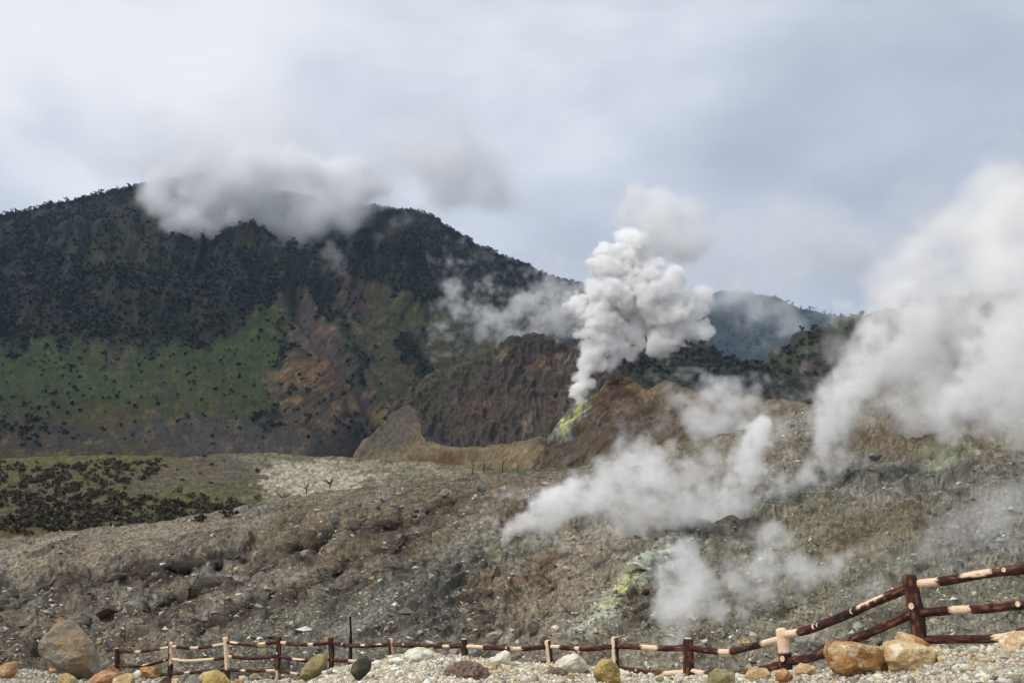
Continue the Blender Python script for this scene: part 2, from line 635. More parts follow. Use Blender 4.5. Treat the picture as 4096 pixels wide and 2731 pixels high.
def mount_paint(P, X, Y, n):
    w = (13 * fbm(xy0(X, Y, 26), 6, 0.66), 11 * fbm(xy0(X, Y, 26, 5), 6, 0.66))
    Z = [
        ([(-220, 228), (0, 222), (60, 205), (125, 193), (150, 200), (140, 222), (90, 232), (40, 248), (-220, 260)], lin(47, 44, 46), 6, 0.8),
        ([(62, 262), (75, 235), (110, 222), (150, 216), (165, 235), (158, 262), (140, 292), (120, 285), (95, 264)], lin(66, 66, 38), 6, 0.85),
        ([(55, 270), (80, 240), (105, 240), (90, 262)], lin(46, 66, 38), 5),
        ([(20, 255), (48, 250), (45, 320), (22, 335), (10, 300)], lin(50, 38, 36), 6, 0.8),
        ([(-220, 352), (0, 352), (50, 345), (120, 352), (180, 358), (215, 350), (238, 334), (262, 314), (284, 300), (289, 340), (272, 366), (262, 402), (245, 432), (150, 418), (60, 418), (-220, 424)], lin(72, 84, 38), 3),
        ([(95, 345), (130, 345), (130, 362), (112, 372), (98, 360)], lin(80, 72, 52), 5, 0.8),
        ([(140, 378), (230, 365), (250, 400), (230, 430), (160, 415)], lin(84, 78, 44), 9, 0.55),
        ([(-220, 395), (20, 398), (120, 400), (150, 420), (60, 430), (-220, 425)], lin(62, 62, 36), 8, 0.6),
        ([(70, 412), (150, 410), (165, 428), (90, 436)], lin(100, 82, 44), 6, 0.8),
        ([(-220, 425), (60, 420), (100, 432), (170, 412), (235, 425), (300, 432), (330, 440), (420, 470), (420, 500), (-220, 500)], lin(92, 83, 74), 6),
        ([(0, 425), (60, 420), (80, 440), (20, 446), (-220, 446), (-220, 425)], lin(58, 50, 46), 6, 0.8),
        ([(-220, 446), (60, 446), (160, 446), (160, 462), (-220, 462)], lin(88, 80, 40), 6, 0.75),
        ([(345, 282), (385, 292), (420, 303), (470, 328), (530, 338), (540, 350), (500, 372), (450, 400), (415, 420), (385, 410), (365, 365), (350, 335), (330, 300)], lin(98, 92, 58), 6, 0.9),
        ([(318, 312), (330, 312), (362, 345), (352, 352), (330, 335)], lin(62, 84, 40), 4, 0.8),
        ([(400, 312), (470, 330), (470, 340), (410, 330)], lin(62, 84, 48), 6, 0.6),
        ([(336, 283), (356, 285), (373, 312), (366, 330), (345, 315)], lin(76, 58, 52), 5),
        ([(287, 280), (296, 282), (318, 312), (332, 332), (352, 362), (382, 398), (380, 425), (366, 410), (340, 380), (300, 352), (289, 335)], lin(98, 84, 74), 4),
        ([(303, 328), (326, 324), (332, 336), (312, 340)], lin(140, 106, 84), 3, 0.8),
        ([(394, 346), (412, 334), (424, 338), (430, 356), (424, 374), (402, 370)], lin(38, 44, 34), 4),
        ([(262, 384), (278, 370), (300, 360), (318, 362), (332, 376), (366, 402), (372, 428), (330, 440), (290, 430), (268, 408)], lin(112, 94, 72), 4),
        ([(268, 402), (300, 374), (312, 366), (318, 374), (296, 390), (280, 404)], lin(150, 110, 68), 4, 0.6),
        ([(300, 380), (330, 378), (340, 396), (310, 402)], lin(112, 84, 58), 5, 0.6),
        ([(362, 412), (378, 402), (400, 404), (402, 418), (384, 432), (372, 436)], lin(168, 140, 100), 3, 0.7),
        ([(320, 432), (370, 424), (402, 448), (400, 468), (300, 465)], lin(78, 69, 63), 5),
    ]
    C = layers(lin(34, 41, 30), X, Y, Z, w)
    ol = sstep(0.1, 0.65, fbm(xy0(X, Y, 24, 38), 5, 0.62)) * sstep(345, 320, Y)
    C = blend(C, lin(70, 68, 40), 0.55 * ol)
    sc_ = poly_mask(X, Y, [(262, 384), (278, 370), (300, 360), (318, 362), (332, 376), (366, 402), (372, 428), (330, 440), (290, 430), (268, 408)], 6)
    bed = fbm(np.stack([(X * 0.5 + Y * 0.86) / 4.5, (X * 0.86 - Y * 0.5) / 30.0, X * 0 + 2], -1), 4, 0.6)
    C = blend(C, lin(176, 132, 82), sc_ * sstep(0.25, 0.7, bed) * sstep(415, 385, Y) * 0.8)
    C = blend(C, lin(52, 44, 40), sc_ * sstep(0.05, -0.5, bed) * 0.8)
    # bare rock faces and rusty soil showing between the trees
    r = sstep(0.55, 0.95, fbm(xy0(X * 1.2, Y, 9, 2), 4, 0.65)) * sstep(355, 335, Y)
    C = blend(C, lin(92, 90, 96), r * 0.55)
    # dry grass mottling over the open ground
    g = sstep(0.05, 0.55, fbm(xy0(X, Y * 1.3, 13, 8), 5, 0.65))
    C = C * (1 + (0.55 * (g - 0.4))[..., None] * np.array([1.35, 0.9, 0.3]))
    gr = sstep(0.1, 0.6, fbm(xy0(X, Y * 1.6, 9, 18), 5, 0.65)) * sstep(335, 350, Y) * sstep(330, 280, X) * sstep(432, 415, Y)
    C = blend(C, lin(58, 86, 38), 0.6 * gr)
    br = sstep(0.15, 0.6, fbm(xy0(X, Y * 1.4, 7, 28), 5, 0.65)) * sstep(300, 330, Y)
    C = blend(C, lin(78, 68, 50), 0.45 * br)
    C = C * np.clip(1 + 0.5 * fbm(xy0(X, Y, 4, 4), 4, 0.65), 0.4, 1.8)[..., None]
    return C


MOUNT = Patch('mountain', np.arange(-220, 765, 1.5), curve(RIDGE), curve([(-220, 490), (765, 490)]), mount_depth, 190, M_MOUNT,
              mount_relief, mount_paint, back=(0.4, 0.22, 10), tone=0.43)

# ---- crater: back wall, right flank, front lip
def wall_relief(P, X, Y):
    v = np.stack([(X + 0.25 * Y) / 24.0, Y / 75.0, X * 0], -1)
    v = v + 0.35 * fbm(xy0(X, Y, 30, 3), 4, 0.6)[..., None]
    led = ridged(np.stack([X / 60.0, (Y + 0.2 * X) / 14.0, X * 0 + 4], -1), 3)
    return 2.4 * ridged(v, 5, 0.5) + 1.0 * fbm(P / 12, 5, 0.6) + 0.7 * led


def wall_paint(P, X, Y, n):
    w = (5 * fbm(xy0(X, Y, 14), 4, 0.6), 5 * fbm(xy0(X, Y, 14, 5), 4, 0.6))
    C = layers(lin(90, 78, 66), X, Y, [
        ([(380, 445), (414, 386), (458, 370), (495, 350), (505, 356), (465, 385), (432, 402), (425, 430)], lin(86, 80, 60), 5),
        ([(495, 352), (528, 334), (566, 350), (560, 366), (500, 368)], lin(72, 64, 54), 4),
        ([(493, 357), (508, 353), (512, 362), (498, 367)], lin(150, 125, 98), 3, 0.75),
        ([(520, 366), (552, 363), (556, 369), (525, 374)], lin(118, 82, 64), 3, 0.6),
        ([(534, 372), (542, 366), (550, 370), (546, 376)], lin(140, 118, 84), 2),
        ([(553, 358), (575, 356), (576, 364), (555, 366)], lin(150, 136, 112), 3, 0.6),
        ([(565, 365), (590, 372), (590, 405), (566, 432), (545, 440), (536, 425), (552, 395)], lin(108, 88, 72), 6, 0.7),
        ([(466, 402), (490, 402), (494, 420), (470, 425)], lin(110, 86, 66), 5, 0.6),
        ([(525, 415), (533, 415), (532, 440), (524, 437)], lin(160, 138, 116), 2, 0.7),
        ([(410, 395), (440, 395), (450, 430), (425, 440)], lin(78, 74, 58), 6, 0.7),
        ([(420, 430), (448, 440), (470, 455), (440, 455)], lin(66, 64, 62), 5)], w)
    m = sstep(0.35, 0.85, fbm(np.stack([X / 5, Y / 16, X * 0], -1), 4, 0.6))
    C = blend(C, lin(130, 112, 94), m * 0.3)
    dk = sstep(0.15, 0.7, fbm(np.stack([X / 8, Y / 18, X * 0 + 7], -1), 5, 0.65))
    C = blend(C, lin(58, 50, 44), dk * 0.5)
    return C * np.clip(1 + 0.5 * fbm(xy0(X, Y, 3.5, 3), 4, 0.65), 0.4, 1.9)[..., None]


CR_BACK = Patch('crater_wall', np.arange(376, 668, 0.9),
                curve([(376, 452), (400, 404), (414, 387), (458, 371), (495, 352), (514, 342), (528, 335), (545, 344), (566, 351), (600, 366), (640, 386), (668, 404)]),
                curve([(376, 495), (668, 495)]),
                lambda X, Y: 430 + 105 * (np.clip(495 - Y, 0, 200) / 160.0) ** 0.7, 140, M_CRATER, wall_relief, wall_paint, back=(0.14, 0.06, 8), edge_noise=0.6, tone=np.array([0.53, 0.57, 0.60]))

RIGHT_TOP = [(538, 478), (545, 452), (549, 440), (556, 429), (563, 417), (575, 409), (590, 401), (600, 391), (607, 381), (614, 373), (625, 379), (635, 385), (646, 395), (656, 390),
             (668, 383), (678, 388), (695, 393), (740, 396), (800, 404), (860, 412), (960, 420)]


def flank_relief(P, X, Y):
    u = (X * 0.55 + Y * 0.83)
    v = (X * 0.83 - Y * 0.55)
    s = np.stack([u / 9.0, v / 90.0, X * 0], -1)
    g = 0.8 * ridged(s + 0.2 * fbm(xy0(X, Y, 25, 3), 3)[..., None], 4, 0.55) + 1.2 * fbm(P / 16, 5, 0.55)
    cut = seg_dist(X, Y, [(545, 446), (560, 440), (590, 428), (610, 420)])
    gl = seg_dist(X, Y, [(660, 398), (652, 420), (640, 440), (622, 452)])
    return g - 2.2 * np.exp(-(cut / 4.0) ** 2) - 2.0 * np.exp(-(gl / 5.0) ** 2)


def flank_paint(P, X, Y, n):
    w = (5 * fbm(xy0(X, Y, 14), 4, 0.6), 5 * fbm(xy0(X, Y, 14, 5), 4, 0.6))
    C = layers(lin(112, 98, 78), X, Y, [
        ([(545, 450), (590, 430), (640, 402), (660, 408), (620, 445), (580, 470), (545, 475)], lin(102, 86, 68), 6),
        ([(600, 395), (614, 374), (640, 388), (640, 404), (612, 410), (600, 412)], lin(88, 62, 46), 5),
        ([(614, 374), (622, 376), (648, 396), (640, 400)], lin(132, 108, 70), 3),
        ([(606, 404), (628, 400), (630, 412), (610, 416)], lin(140, 126, 96), 4, 0.6),
        ([(588, 402), (600, 392), (604, 400), (590, 412), (572, 425), (562, 440), (556, 444), (566, 428)], lin(126, 104, 64), 4),
        ([(555, 432), (563, 416), (576, 408), (590, 402), (592, 410), (578, 424), (566, 438), (550, 444)], lin(150, 156, 142), 3),
        ([(562, 420), (574, 410), (580, 412), (570, 428), (560, 436)], lin(220, 216, 130), 3, 0.8),
        ([(574, 408), (588, 403), (590, 407), (578, 412)], lin(196, 182, 96), 2, 0.6),
        ([(640, 384), (700, 390), (800, 402), (800, 430), (700, 425), (650, 415)], lin(138, 122, 96), 8, 0.7),
        ([(640, 440), (720, 440), (760, 480), (640, 490)], lin(120, 104, 66), 8, 0.7)], w)
    st = sstep(0.25, 0.8, fbm(np.stack([(X * 0.55 + Y * 0.83) / 4.0, (X * 0.83 - Y * 0.55) / 60.0, X * 0 + 3], -1), 4, 0.6))
    C = blend(C, lin(66, 56, 47), st * 0.6)
    return C * np.clip(1 + 0.45 * fbm(xy0(X, Y, 3.5, 3), 4, 0.65), 0.4, 1.9)[..., None]


CR_RIGHT = Patch('crater_flank', np.arange(538, 960, 0.9), curve(RIGHT_TOP), curve([(538, 492), (960, 500)]),
                 lambda X, Y: 330 + 95 * np.clip((495 - Y) / 110.0, 0, 1) ** 0.8 - 0.12 * np.clip(X - 640, 0, 400), 110, M_CRATER, flank_relief, flank_paint, back=(0.12, 0.05, 8), edge_noise=0.6, tone=0.60)

LIP_TOP = [(348, 474), (358, 450), (373, 437), (393, 417), (404, 407), (411, 402), (416, 411), (419, 426), (422, 439), (430, 442), (441, 445), (466, 450), (483, 447), (510, 443), (545, 438),
           (549, 447), (556, 462), (566, 476)]


def lip_relief(P, X, Y):
    hol = np.exp(-(((X - 440) / 34.0) ** 2 + ((Y - 459) / 5.0) ** 2))
    return 2.0 * fbm(P / 24, 4, 0.5) + 0.5 * ridged(np.stack([(X + Y) / 12, (X - Y) / 50, X * 0], -1), 3) - 4.0 * hol


def lip_paint(P, X, Y, n):
    w = (4 * fbm(xy0(X, Y, 14), 3), 3 * fbm(xy0(X, Y, 14, 5), 3))
    C = layers(lin(128, 112, 84), X, Y, [
        ([(350, 470), (373, 434), (395, 412), (412, 390), (418, 420), (414, 436), (400, 452), (380, 450)], lin(100, 92, 78), 6),
        ([(370, 440), (395, 412), (412, 390), (418, 415), (400, 425)], lin(84, 76, 64), 8, 0.7),
        ([(405, 456), (440, 452), (468, 456), (462, 463), (420, 464)], lin(112, 88, 62), 3),
        ([(500, 452), (540, 448), (530, 462), (500, 464)], lin(150, 128, 92), 5, 0.7),
        ([(540, 440), (552, 445), (556, 470), (530, 470), (545, 456)], lin(82, 66, 50), 3)], w)
    return C * np.clip(1 + 0.3 * fbm(xy0(X, Y, 4, 3), 4, 0.6), 0.5, 1.6)[..., None]


CR_LIP = Patch('crater_lip', np.arange(348, 566, 0.9), curve(LIP_TOP), curve([(348, 492), (566, 492)]),
               lambda X, Y: 352 + 60 * np.clip((490 - Y) / 60.0, 0, 2), 80, M_CRATER, lip_relief, lip_paint, back=(0.10, 0.07, 8), tone=0.66, edge_noise=0.7)

# ---- valley floor in front of the mountain and crater
val_depth = table_depth([-220, 0, 250, 450, 640, 760], [560, 535, 515, 500, 485, 470, 455, 440], [
    [150, 150, 160, 190, 200, 200], [175, 175, 185, 200, 210, 210], [205, 205, 210, 215, 220, 220], [232, 232, 232, 230, 230, 230],
    [262, 262, 258, 250, 245, 245], [295, 295, 288, 275, 262, 262], [335, 335, 322, 305, 290, 290], [360, 360, 345, 330, 310, 310]])
VAL_TOP = [(-220, 463), (0, 458), (100, 455), (180, 456), (235, 453), (265, 453), (300, 456), (350, 459), (420, 463), (480, 467), (540, 469), (600, 466), (640, 462), (680, 470), (760, 480)]


def val_relief(P, X, Y):
    right = sstep(230, 280, X)
    return (0.12 + 0.22 * right) * ridged(np.stack([X / 22, Y / 9, X * 0], -1), 4, 0.5) + 0.4 * fbm(P / 14, 4, 0.5)


def val_paint(P, X, Y, n):
    w = (30 * fbm(xy0(X, Y * 3, 30), 5, 0.65), 7 * fbm(xy0(X, Y * 3, 24, 5), 5, 0.65))
    C = layers(lin(88, 82, 52), X, Y, [
        ([(-220, 455), (0, 455), (100, 453), (160, 456), (150, 466), (60, 470), (-220, 475)], lin(92, 88, 44), 4),
        ([(150, 470), (230, 455), (280, 458), (265, 480), (200, 492), (140, 492)], lin(92, 84, 76), 6, 0.8),
        ([(150, 485), (260, 485), (270, 505), (180, 515)], lin(84, 84, 52), 6, 0.7),
        ([(235, 453), (330, 456), (420, 462), (520, 470), (600, 466), (620, 490), (300, 515), (250, 505), (262, 480)], lin(124, 118, 95), 9),
        ([(258, 472), (285, 462), (330, 465), (372, 478), (350, 492), (300, 502), (268, 490)], lin(176, 166, 148), 4, 0.9),
        ([(330, 458), (420, 463), (440, 472), (350, 470)], lin(156, 150, 130), 4, 0.7),
        ([(480, 472), (540, 467), (600, 464), (640, 466), (620, 480), (500, 482)], lin(78, 84, 46), 4, 0.85),
        ([(560, 462), (700, 470), (700, 490), (600, 480)], lin(96, 80, 62), 5, 0.7)], w)
    m = sstep(0.2, 0.7, fbm(np.stack([X / 12, Y / 3.5, X * 0 + 2], -1), 5, 0.65))
    C = blend(C, lin(98, 96, 70), m * 0.45 * sstep(230, 270, X))
    m = sstep(0.35, 0.75, fbm(np.stack([X / 9, Y / 2.6, X * 0 + 6], -1), 5, 0.65))
    C = blend(C, lin(70, 62, 56), m * 0.7)
    g = sstep(0.1, 0.6, fbm(np.stack([X / 10, Y / 3.2, X * 0 + 16], -1), 5, 0.65)) * sstep(260, 200, X)
    C = blend(C, lin(112, 98, 58), g * 0.7)
    return C * np.clip(1 + 0.6 * fbm(xy0(X, Y * 2, 4, 3), 4, 0.7), 0.35, 1.9)[..., None]


VALLEY = Patch('valley_floor', np.arange(-220, 760, 1.1), curve(VAL_TOP), curve([(-220, 560), (760, 560)]), val_depth, 120, M_VALLEY, val_relief, val_paint,
               back=(0.25, 0.06, 8), edge_noise=0.5, tone=0.74)

# ---- the long fumarole slope behind the fence
slope_base = table_depth([-220, 0, 250, 450, 600, 750, 900, 1024, 1240],
                         [770, 740, 690, 650, 600, 560, 520, 480, 440, 400, 350, 300, 250], [
    [32, 32, 30, 27, 25, 22, 18, 15.5, 13], [45, 45, 42, 38, 34, 28, 22, 18, 15], [58, 58, 55, 50, 44, 36, 28, 24, 20], [72, 72, 68, 62, 55, 45, 35, 30, 26],
    [100, 100, 92, 82, 72, 60, 48, 42, 36], [135, 132, 120, 105, 92, 78, 62, 55, 48], [172, 170, 160, 145, 125, 105, 82, 72, 64], [215, 212, 212, 205, 180, 150, 112, 95, 85],
    [260, 260, 260, 250, 240, 205, 150, 125, 112], [300, 300, 300, 290, 280, 250, 195, 165, 150], [340, 340, 340, 330, 320, 300, 250, 220, 200], [380, 380, 380, 370, 360, 340, 300, 270, 250],
    [420, 420, 420, 410, 400, 380, 350, 320, 300]])
SULFUR = [(676, 546), (655, 556), (640, 572), (622, 588), (604, 604), (585, 622), (562, 646)]
RIDGE_R = [(636, 566), (662, 545), (690, 531), (725, 519), (770, 508), (830, 490), (900, 470), (1024, 440)]
RIM = [(478, 558), (505, 548), (530, 543), (556, 544), (585, 552)]
GULLIES = [[(40, 655), (110, 628), (170, 610), (240, 592)], [(200, 640), (300, 600), (350, 575), (400, 556), (440, 538)], [(300, 560), (345, 545), (400, 528), (450, 512)],
           [(150, 590), (215, 572), (250, 562)], [(0, 615), (60, 600), (140, 582)], [(330, 600), (380, 585), (430, 572)]]


def slope_depth(X, Y):
    D = slope_base(X, Y)
    wx = X + 7 * fbm(xy0(X, Y, 22, 1), 3)
    wy = Y + 6 * fbm(xy0(X, Y, 22, 4), 3)
    f = np.ones_like(D)
    pit = np.exp(-(np.abs((wx - 528) / 58.0) ** 2.6 + np.abs((wy - 606) / 48.0) ** 2.6))
    f += 0.17 * pit
    g2 = np.exp(-(np.abs((wx - 690) / 44.0) ** 2.6 + np.abs((wy - 614) / 48.0) ** 2.6))
    f += 0.12 * g2
    f -= 0.05 * np.exp(-(seg_dist(wx, wy, SULFUR) / 16.0))
    f -= 0.04 * np.exp(-(seg_dist(wx, wy, RIDGE_R) / 16.0))
    for g in GULLIES:
        f += 0.06 * np.exp(-(seg_dist(wx, wy, g) / 9.0) ** 2)
    return D * f


def slope_relief(P, X, Y):
    d = P[..., 1]
    # ribs that run up to the right, as the slope does
    u = X * 0.33 + Y * 0.94
    v = X * 0.94 - Y * 0.33
    s = d / 100.0
    bend = fbm(xy0(X, Y, 40, 6), 3)
    rib = ridged(np.stack([u / 19.0 + 0.5 * bend, v / 85.0, X * 0], -1), 4, 0.55)
    keep = 0.2 + 0.8 * sstep(0, 50, Y - curve(SLOPE_TOP)(X))    # the crest itself is smooth
    r = 0.68 * s * rib * keep
    r = r + 0.6 * s * keep * fbm(xy0(X, Y, 45, 2), 3)
    knob = fbm(P / 2.1, 5, 0.66)
    crag = ridged(np.stack([u / 8.0, v / 22.0, X * 0 + 5], -1), 4, 0.6)
    r = r + np.minimum(s, 0.8) * (0.07 * knob + 0.05 * np.abs(knob) + 0.05 * crag)
    return r


def slope_paint(P, X, Y, n):
    w = (9 * fbm(xy0(X, Y, 24), 4, 0.6), 7 * fbm(xy0(X, Y, 24, 5), 4, 0.6))
    tan_, brown, grey, dark = lin(138, 128, 112), lin(98, 82, 64), lin(118, 114, 102), lin(88, 86, 80)
    C = layers(tan_, X, Y, [
        ([(-220, 600), (40, 590), (140, 570), (260, 545), (330, 560), (250, 600), (160, 640), (100, 690), (-220, 770)], lin(104, 93, 79), 9, 0.85),
        ([(-220, 545), (0, 545), (120, 530), (220, 520), (230, 545), (100, 570), (-220, 590)], lin(150, 137, 117), 8),
        ([(300, 490), (420, 478), (540, 472), (560, 500), (470, 545), (380, 575), (300, 570), (250, 545)], lin(124, 109, 87), 9, 0.9),
        ([(200, 650), (330, 605), (440, 560), (480, 548), (480, 570), (455, 600), (470, 650), (470, 780), (150, 780)], grey, 8),
        ([(370, 610), (430, 580), (470, 565), (540, 548), (545, 562), (470, 590), (455, 640), (400, 650)], dark, 8, 0.85),
        ([(470, 580), (545, 558), (600, 560), (620, 590), (580, 625), (540, 660), (480, 660)], lin(152, 138, 118), 6),
        ([(478, 582), (520, 572), (560, 556), (570, 575), (540, 590), (490, 600)], lin(124, 102, 78), 6, 0.7),
        ([(535, 560), (552, 555), (558, 590), (545, 612), (538, 600)], lin(120, 94, 68), 5, 0.55),
        ([(455, 605), (475, 598), (490, 630), (470, 660)], lin(96, 76, 60), 4, 0.8),
        ([(568, 542), (600, 535), (640, 560), (610, 595), (575, 590)], lin(160, 148, 130), 8, 0.85),
        ([(480, 556), (520, 545), (545, 541), (560, 546), (530, 552), (500, 562)], lin(150, 150, 124), 3, 0.7),
        ([(640, 560), (680, 534), (720, 518), (770, 505), (800, 510), (760, 530), (700, 560), (660, 575)], lin(104, 102, 90), 5),
        ([(560, 640), (620, 582), (660, 548), (690, 545), (670, 575), (640, 610), (600, 650)], lin(186, 188, 170), 5),
        ([(602, 606), (620, 586), (640, 572), (640, 584), (622, 606), (606, 616)], lin(206, 210, 150), 6, 0.8),
        ([(614, 590), (626, 582), (630, 590), (618, 604)], lin(218, 222, 128), 5, 0.7),
        ([(632, 568), (650, 556), (664, 556), (652, 570), (638, 576)], lin(232, 234, 220), 3, 0.95),
        ([(620, 608), (645, 586), (670, 590), (660, 630), (630, 650)], lin(104, 92, 78), 6, 0.85),
        ([(655, 620), (690, 640), (700, 700), (620, 700)], lin(168, 162, 138), 8, 0.7),
        ([(700, 560), (800, 520), (900, 500), (1000, 480), (1240, 440), (1240, 780), (900, 780), (720, 700)], lin(134, 130, 112), 12),
        ([(780, 530), (860, 515), (930, 510), (920, 550), (850, 575), (790, 560)], lin(128, 114, 86), 12, 0.7),
        ([(800, 478), (900, 462), (980, 470), (940, 495), (860, 505), (780, 515), (740, 515)], lin(112, 114, 104), 8, 0.9),
        ([(640, 440), (720, 428), (800, 450), (760, 480), (690, 500), (640, 480)], lin(128, 113, 84), 9, 0.85),
        ([(830, 425), (930, 430), (1000, 440), (960, 462), (860, 470), (820, 450)], lin(126, 110, 84), 9, 0.75),
        ([(905, 452), (960, 446), (1024, 436), (1100, 430), (1100, 448), (1000, 462), (930, 470)], lin(168, 168, 122), 6, 0.55),
        ([(930, 470), (952, 464), (955, 474), (936, 480)], lin(186, 200, 140), 4, 0.7),
        ([(940, 490), (1240, 440), (1240, 600), (940, 580)], lin(140, 136, 128), 12, 0.8),
        ([(985, 545), (1010, 540), (1012, 556), (990, 560)], lin(158, 162, 176), 6, 0.5),
        ([(850, 300), (1240, 200), (1240, 430), (900, 425), (830, 420)], lin(104, 92, 78), 12, 0.9)], w)
    # shade of the runoff hollows painted in as dark brown, pale crust on the ribs between
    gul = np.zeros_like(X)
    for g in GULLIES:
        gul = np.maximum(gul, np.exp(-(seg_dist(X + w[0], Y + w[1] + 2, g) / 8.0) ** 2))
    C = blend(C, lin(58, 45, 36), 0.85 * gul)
    u = X * 0.33 + Y * 0.94
    v = X * 0.94 - Y * 0.33
    st = sstep(0.15, 0.75, fbm(np.stack([u / 7.0, v / 55.0, X * 0 + 4], -1), 5, 0.62))
    C = blend(C, lin(172, 163, 142), st * 0.45)
    st2 = sstep(0.2, 0.8, fbm(np.stack([u / 9.0, v / 42.0, X * 0 + 9], -1), 5, 0.62))
    C = blend(C, lin(54, 44, 36), st2 * 0.62)  # more shaded pockets, painted as dark streaks along the ribs
    ox = sstep(0.45, 0.95, fbm(xy0(X, Y, 9, 7), 5, 0.65))
    C = blend(C, lin(130, 104, 72), ox * 0.35)
    big = fbm(np.stack([u / 30.0, v / 75.0, X * 0 + 12], -1), 4, 0.55)
    C = blend(C, lin(132, 128, 120), 0.5 * sstep(0.1, 0.7, big)) * (1 + 0.28 * big)[..., None]
    sp = fbm(xy0(X, Y * 1.3, 3.0, 3), 4, 0.75)
    return C * np.clip(1 + 0.7 * sp, 0.3, 2.2)[..., None] * np.array([0.97, 0.98, 0.955])


SLOPE_TOP = [(-220, 548), (-100, 545), (0, 541), (60, 532), (120, 528), (180, 520), (250, 506), (300, 497), (350, 489), (420, 481), (500, 475), (560, 472), (600, 465), (640, 455), (660, 447), (700, 440),
             (740, 431), (780, 418), (820, 400), (850, 384), (880, 366), (910, 348), (940, 330), (970, 314), (1024, 296), (1240, 270)]
SLOPE = Patch('fumarole_slope', np.arange(-220, 1240, 1.4), curve(SLOPE_TOP), curve([(-220, 770), (1240, 770)]), slope_depth, 300, M_SLOPE, slope_relief, slope_paint,
              back=(0.22, 0.08, 10), rowpow=1.0, edge_noise=0.5, tone=0.60)

# ---- gravel terrace in the foreground
LIP = curve([(-260, 672), (-60, 668), (0, 670), (25, 672), (60, 676), (110, 677), (160, 680), (230, 683), (300, 681), (315, 678), (330, 668), (346, 667), (375, 663), (391, 658), (409, 654), (437, 654), (461, 656),
             (492, 659), (517, 664), (549, 664), (567, 667), (588, 669), (621, 673), (650, 676), (682, 678), (709, 677), (746, 676), (768, 676), (790, 673), (830, 671),
             (890, 667), (925, 664), (944, 658), (952, 651), (983, 648), (1024, 643), (1100, 640), (1240, 640)])


def lip_d(px):
    return np.interp(px, [-260, 0, 250, 330, 420, 560, 700, 850, 1024, 1240], [18, 17.5, 17, 15.5, 14.5, 14, 13.5, 12.5, 11, 10])


def build_terrace():
    px = np.arange(-260, 1241, 4.0)
    rows = []
    lp, ld = LIP(px), lip_d(px)
    top = at(px, lp, ld)
    near = np.linspace(0, 1, 60)
    for s in near:                       # from the feet of the viewer out to the edge of the gravel
        d = 1.5 + (ld - 1.5) * s
        x = top[:, 0] * (0.25 + 0.75 * s)
        z = (top[:, 2]) * (s ** 1.4) + 0.0 * d
        rows.append(np.stack([x, d, z], -1))
    for s in np.linspace(0.06, 1, 26):   # the bank that drops towards the fence and the gully
        rows.append(np.stack([top[:, 0] * (1 + 0.35 * s), ld + 16 * s, top[:, 2] - 1.9 * s - 5.0 * s * s], -1))
    P = np.array(rows)
    P[..., 2] += 0.035 * fbm(P / 0.9, 4) * np.clip(np.abs(P[..., 1] - lip_d(512)) * 0 + 1, 0, 1)
    c = np.empty(P.shape)
    c[:] = lin(176, 170, 154)
    c = blend(c, lin(150, 132, 104), sstep(0.1, 0.7, fbm(P / 1.3 + 5, 4)) * 0.6)
    c = blend(c, lin(120, 116, 104), sstep(0.0, 1.5, P[..., 1] - lip_d(512) - 2))
    o = mesh_np('gravel_terrace', P.reshape(-1, 3), grid_faces(*P.shape[:2]), M_GRAVEL, c.reshape(-1, 3))
    o['kind'] = 'structure'
    return P


TERR = build_terrace()
# ================================================================== VEGETATION
M_LEAF = colour_mat('foliage', 0.85, 0.7, 1.3, 0.6)
M_BARK = colour_mat('bark', 0.9, 0.7, 1.3, 6.0)


def crowns(pos, rad, tint, nq, seed, flat=1.0, leaf=0.5, droop=0.0):
    """leaf clumps as small facing-every-way blades round each centre: arrays of verts, quads, colours"""
    g = np.random.default_rng(seed)
    n = len(pos)
    lob = g.normal(size=(n, 4, 3))
    lob /= np.linalg.norm(lob, axis=-1, keepdims=True)
    lob[..., 2] = np.abs(lob[..., 2]) * 0.8
    d = g.normal(size=(n, nq, 3))
    d /= np.linalg.norm(d, axis=-1, keepdims=True)
    which = g.integers(0, 4, (n, nq))
    c = lob[np.arange(n)[:, None], which] * 0.5 + d * (0.55 * g.random((n, nq, 1)) ** 0.4)
    c[..., 2] *= flat
    nrm = d + 0.6 * g.normal(size=d.shape)
    nrm /= np.linalg.norm(nrm, axis=-1, keepdims=True)
    a = np.cross(nrm, g.normal(size=nrm.shape))
    a /= np.linalg.norm(a, axis=-1, keepdims=True) + 1e-9
    b = np.cross(nrm, a)
    sz = leaf * (0.6 + 0.8 * g.random((n, nq, 1)))
    q = np.stack([c - a * sz, c - b * sz * 0.55, c + a * sz, c + b * sz * 0.55], 2)
    V = pos[:, None, None, :] + q * rad[:, None, None, None]
    col_ = tint[:, None, None, :] * (0.8 + 0.4 * g.random((n, nq, 1, 1)))
    col_ = np.broadcast_to(col_, V.shape)
    F = np.arange(n * nq * 4).reshape(-1, 4)
    return V.reshape(-1, 3), F, col_.reshape(-1, 3)


def tints(n, g, cols):
    k = g.integers(0, len(cols), n)
    t = np.array(cols)[k]
    return t * (0.75 + 0.5 * g.random((n, 1)))


GREENS = [lin(34, 42, 29), lin(38, 46, 31), lin(30, 38, 29), lin(48, 50, 32), lin(40, 39, 31)]


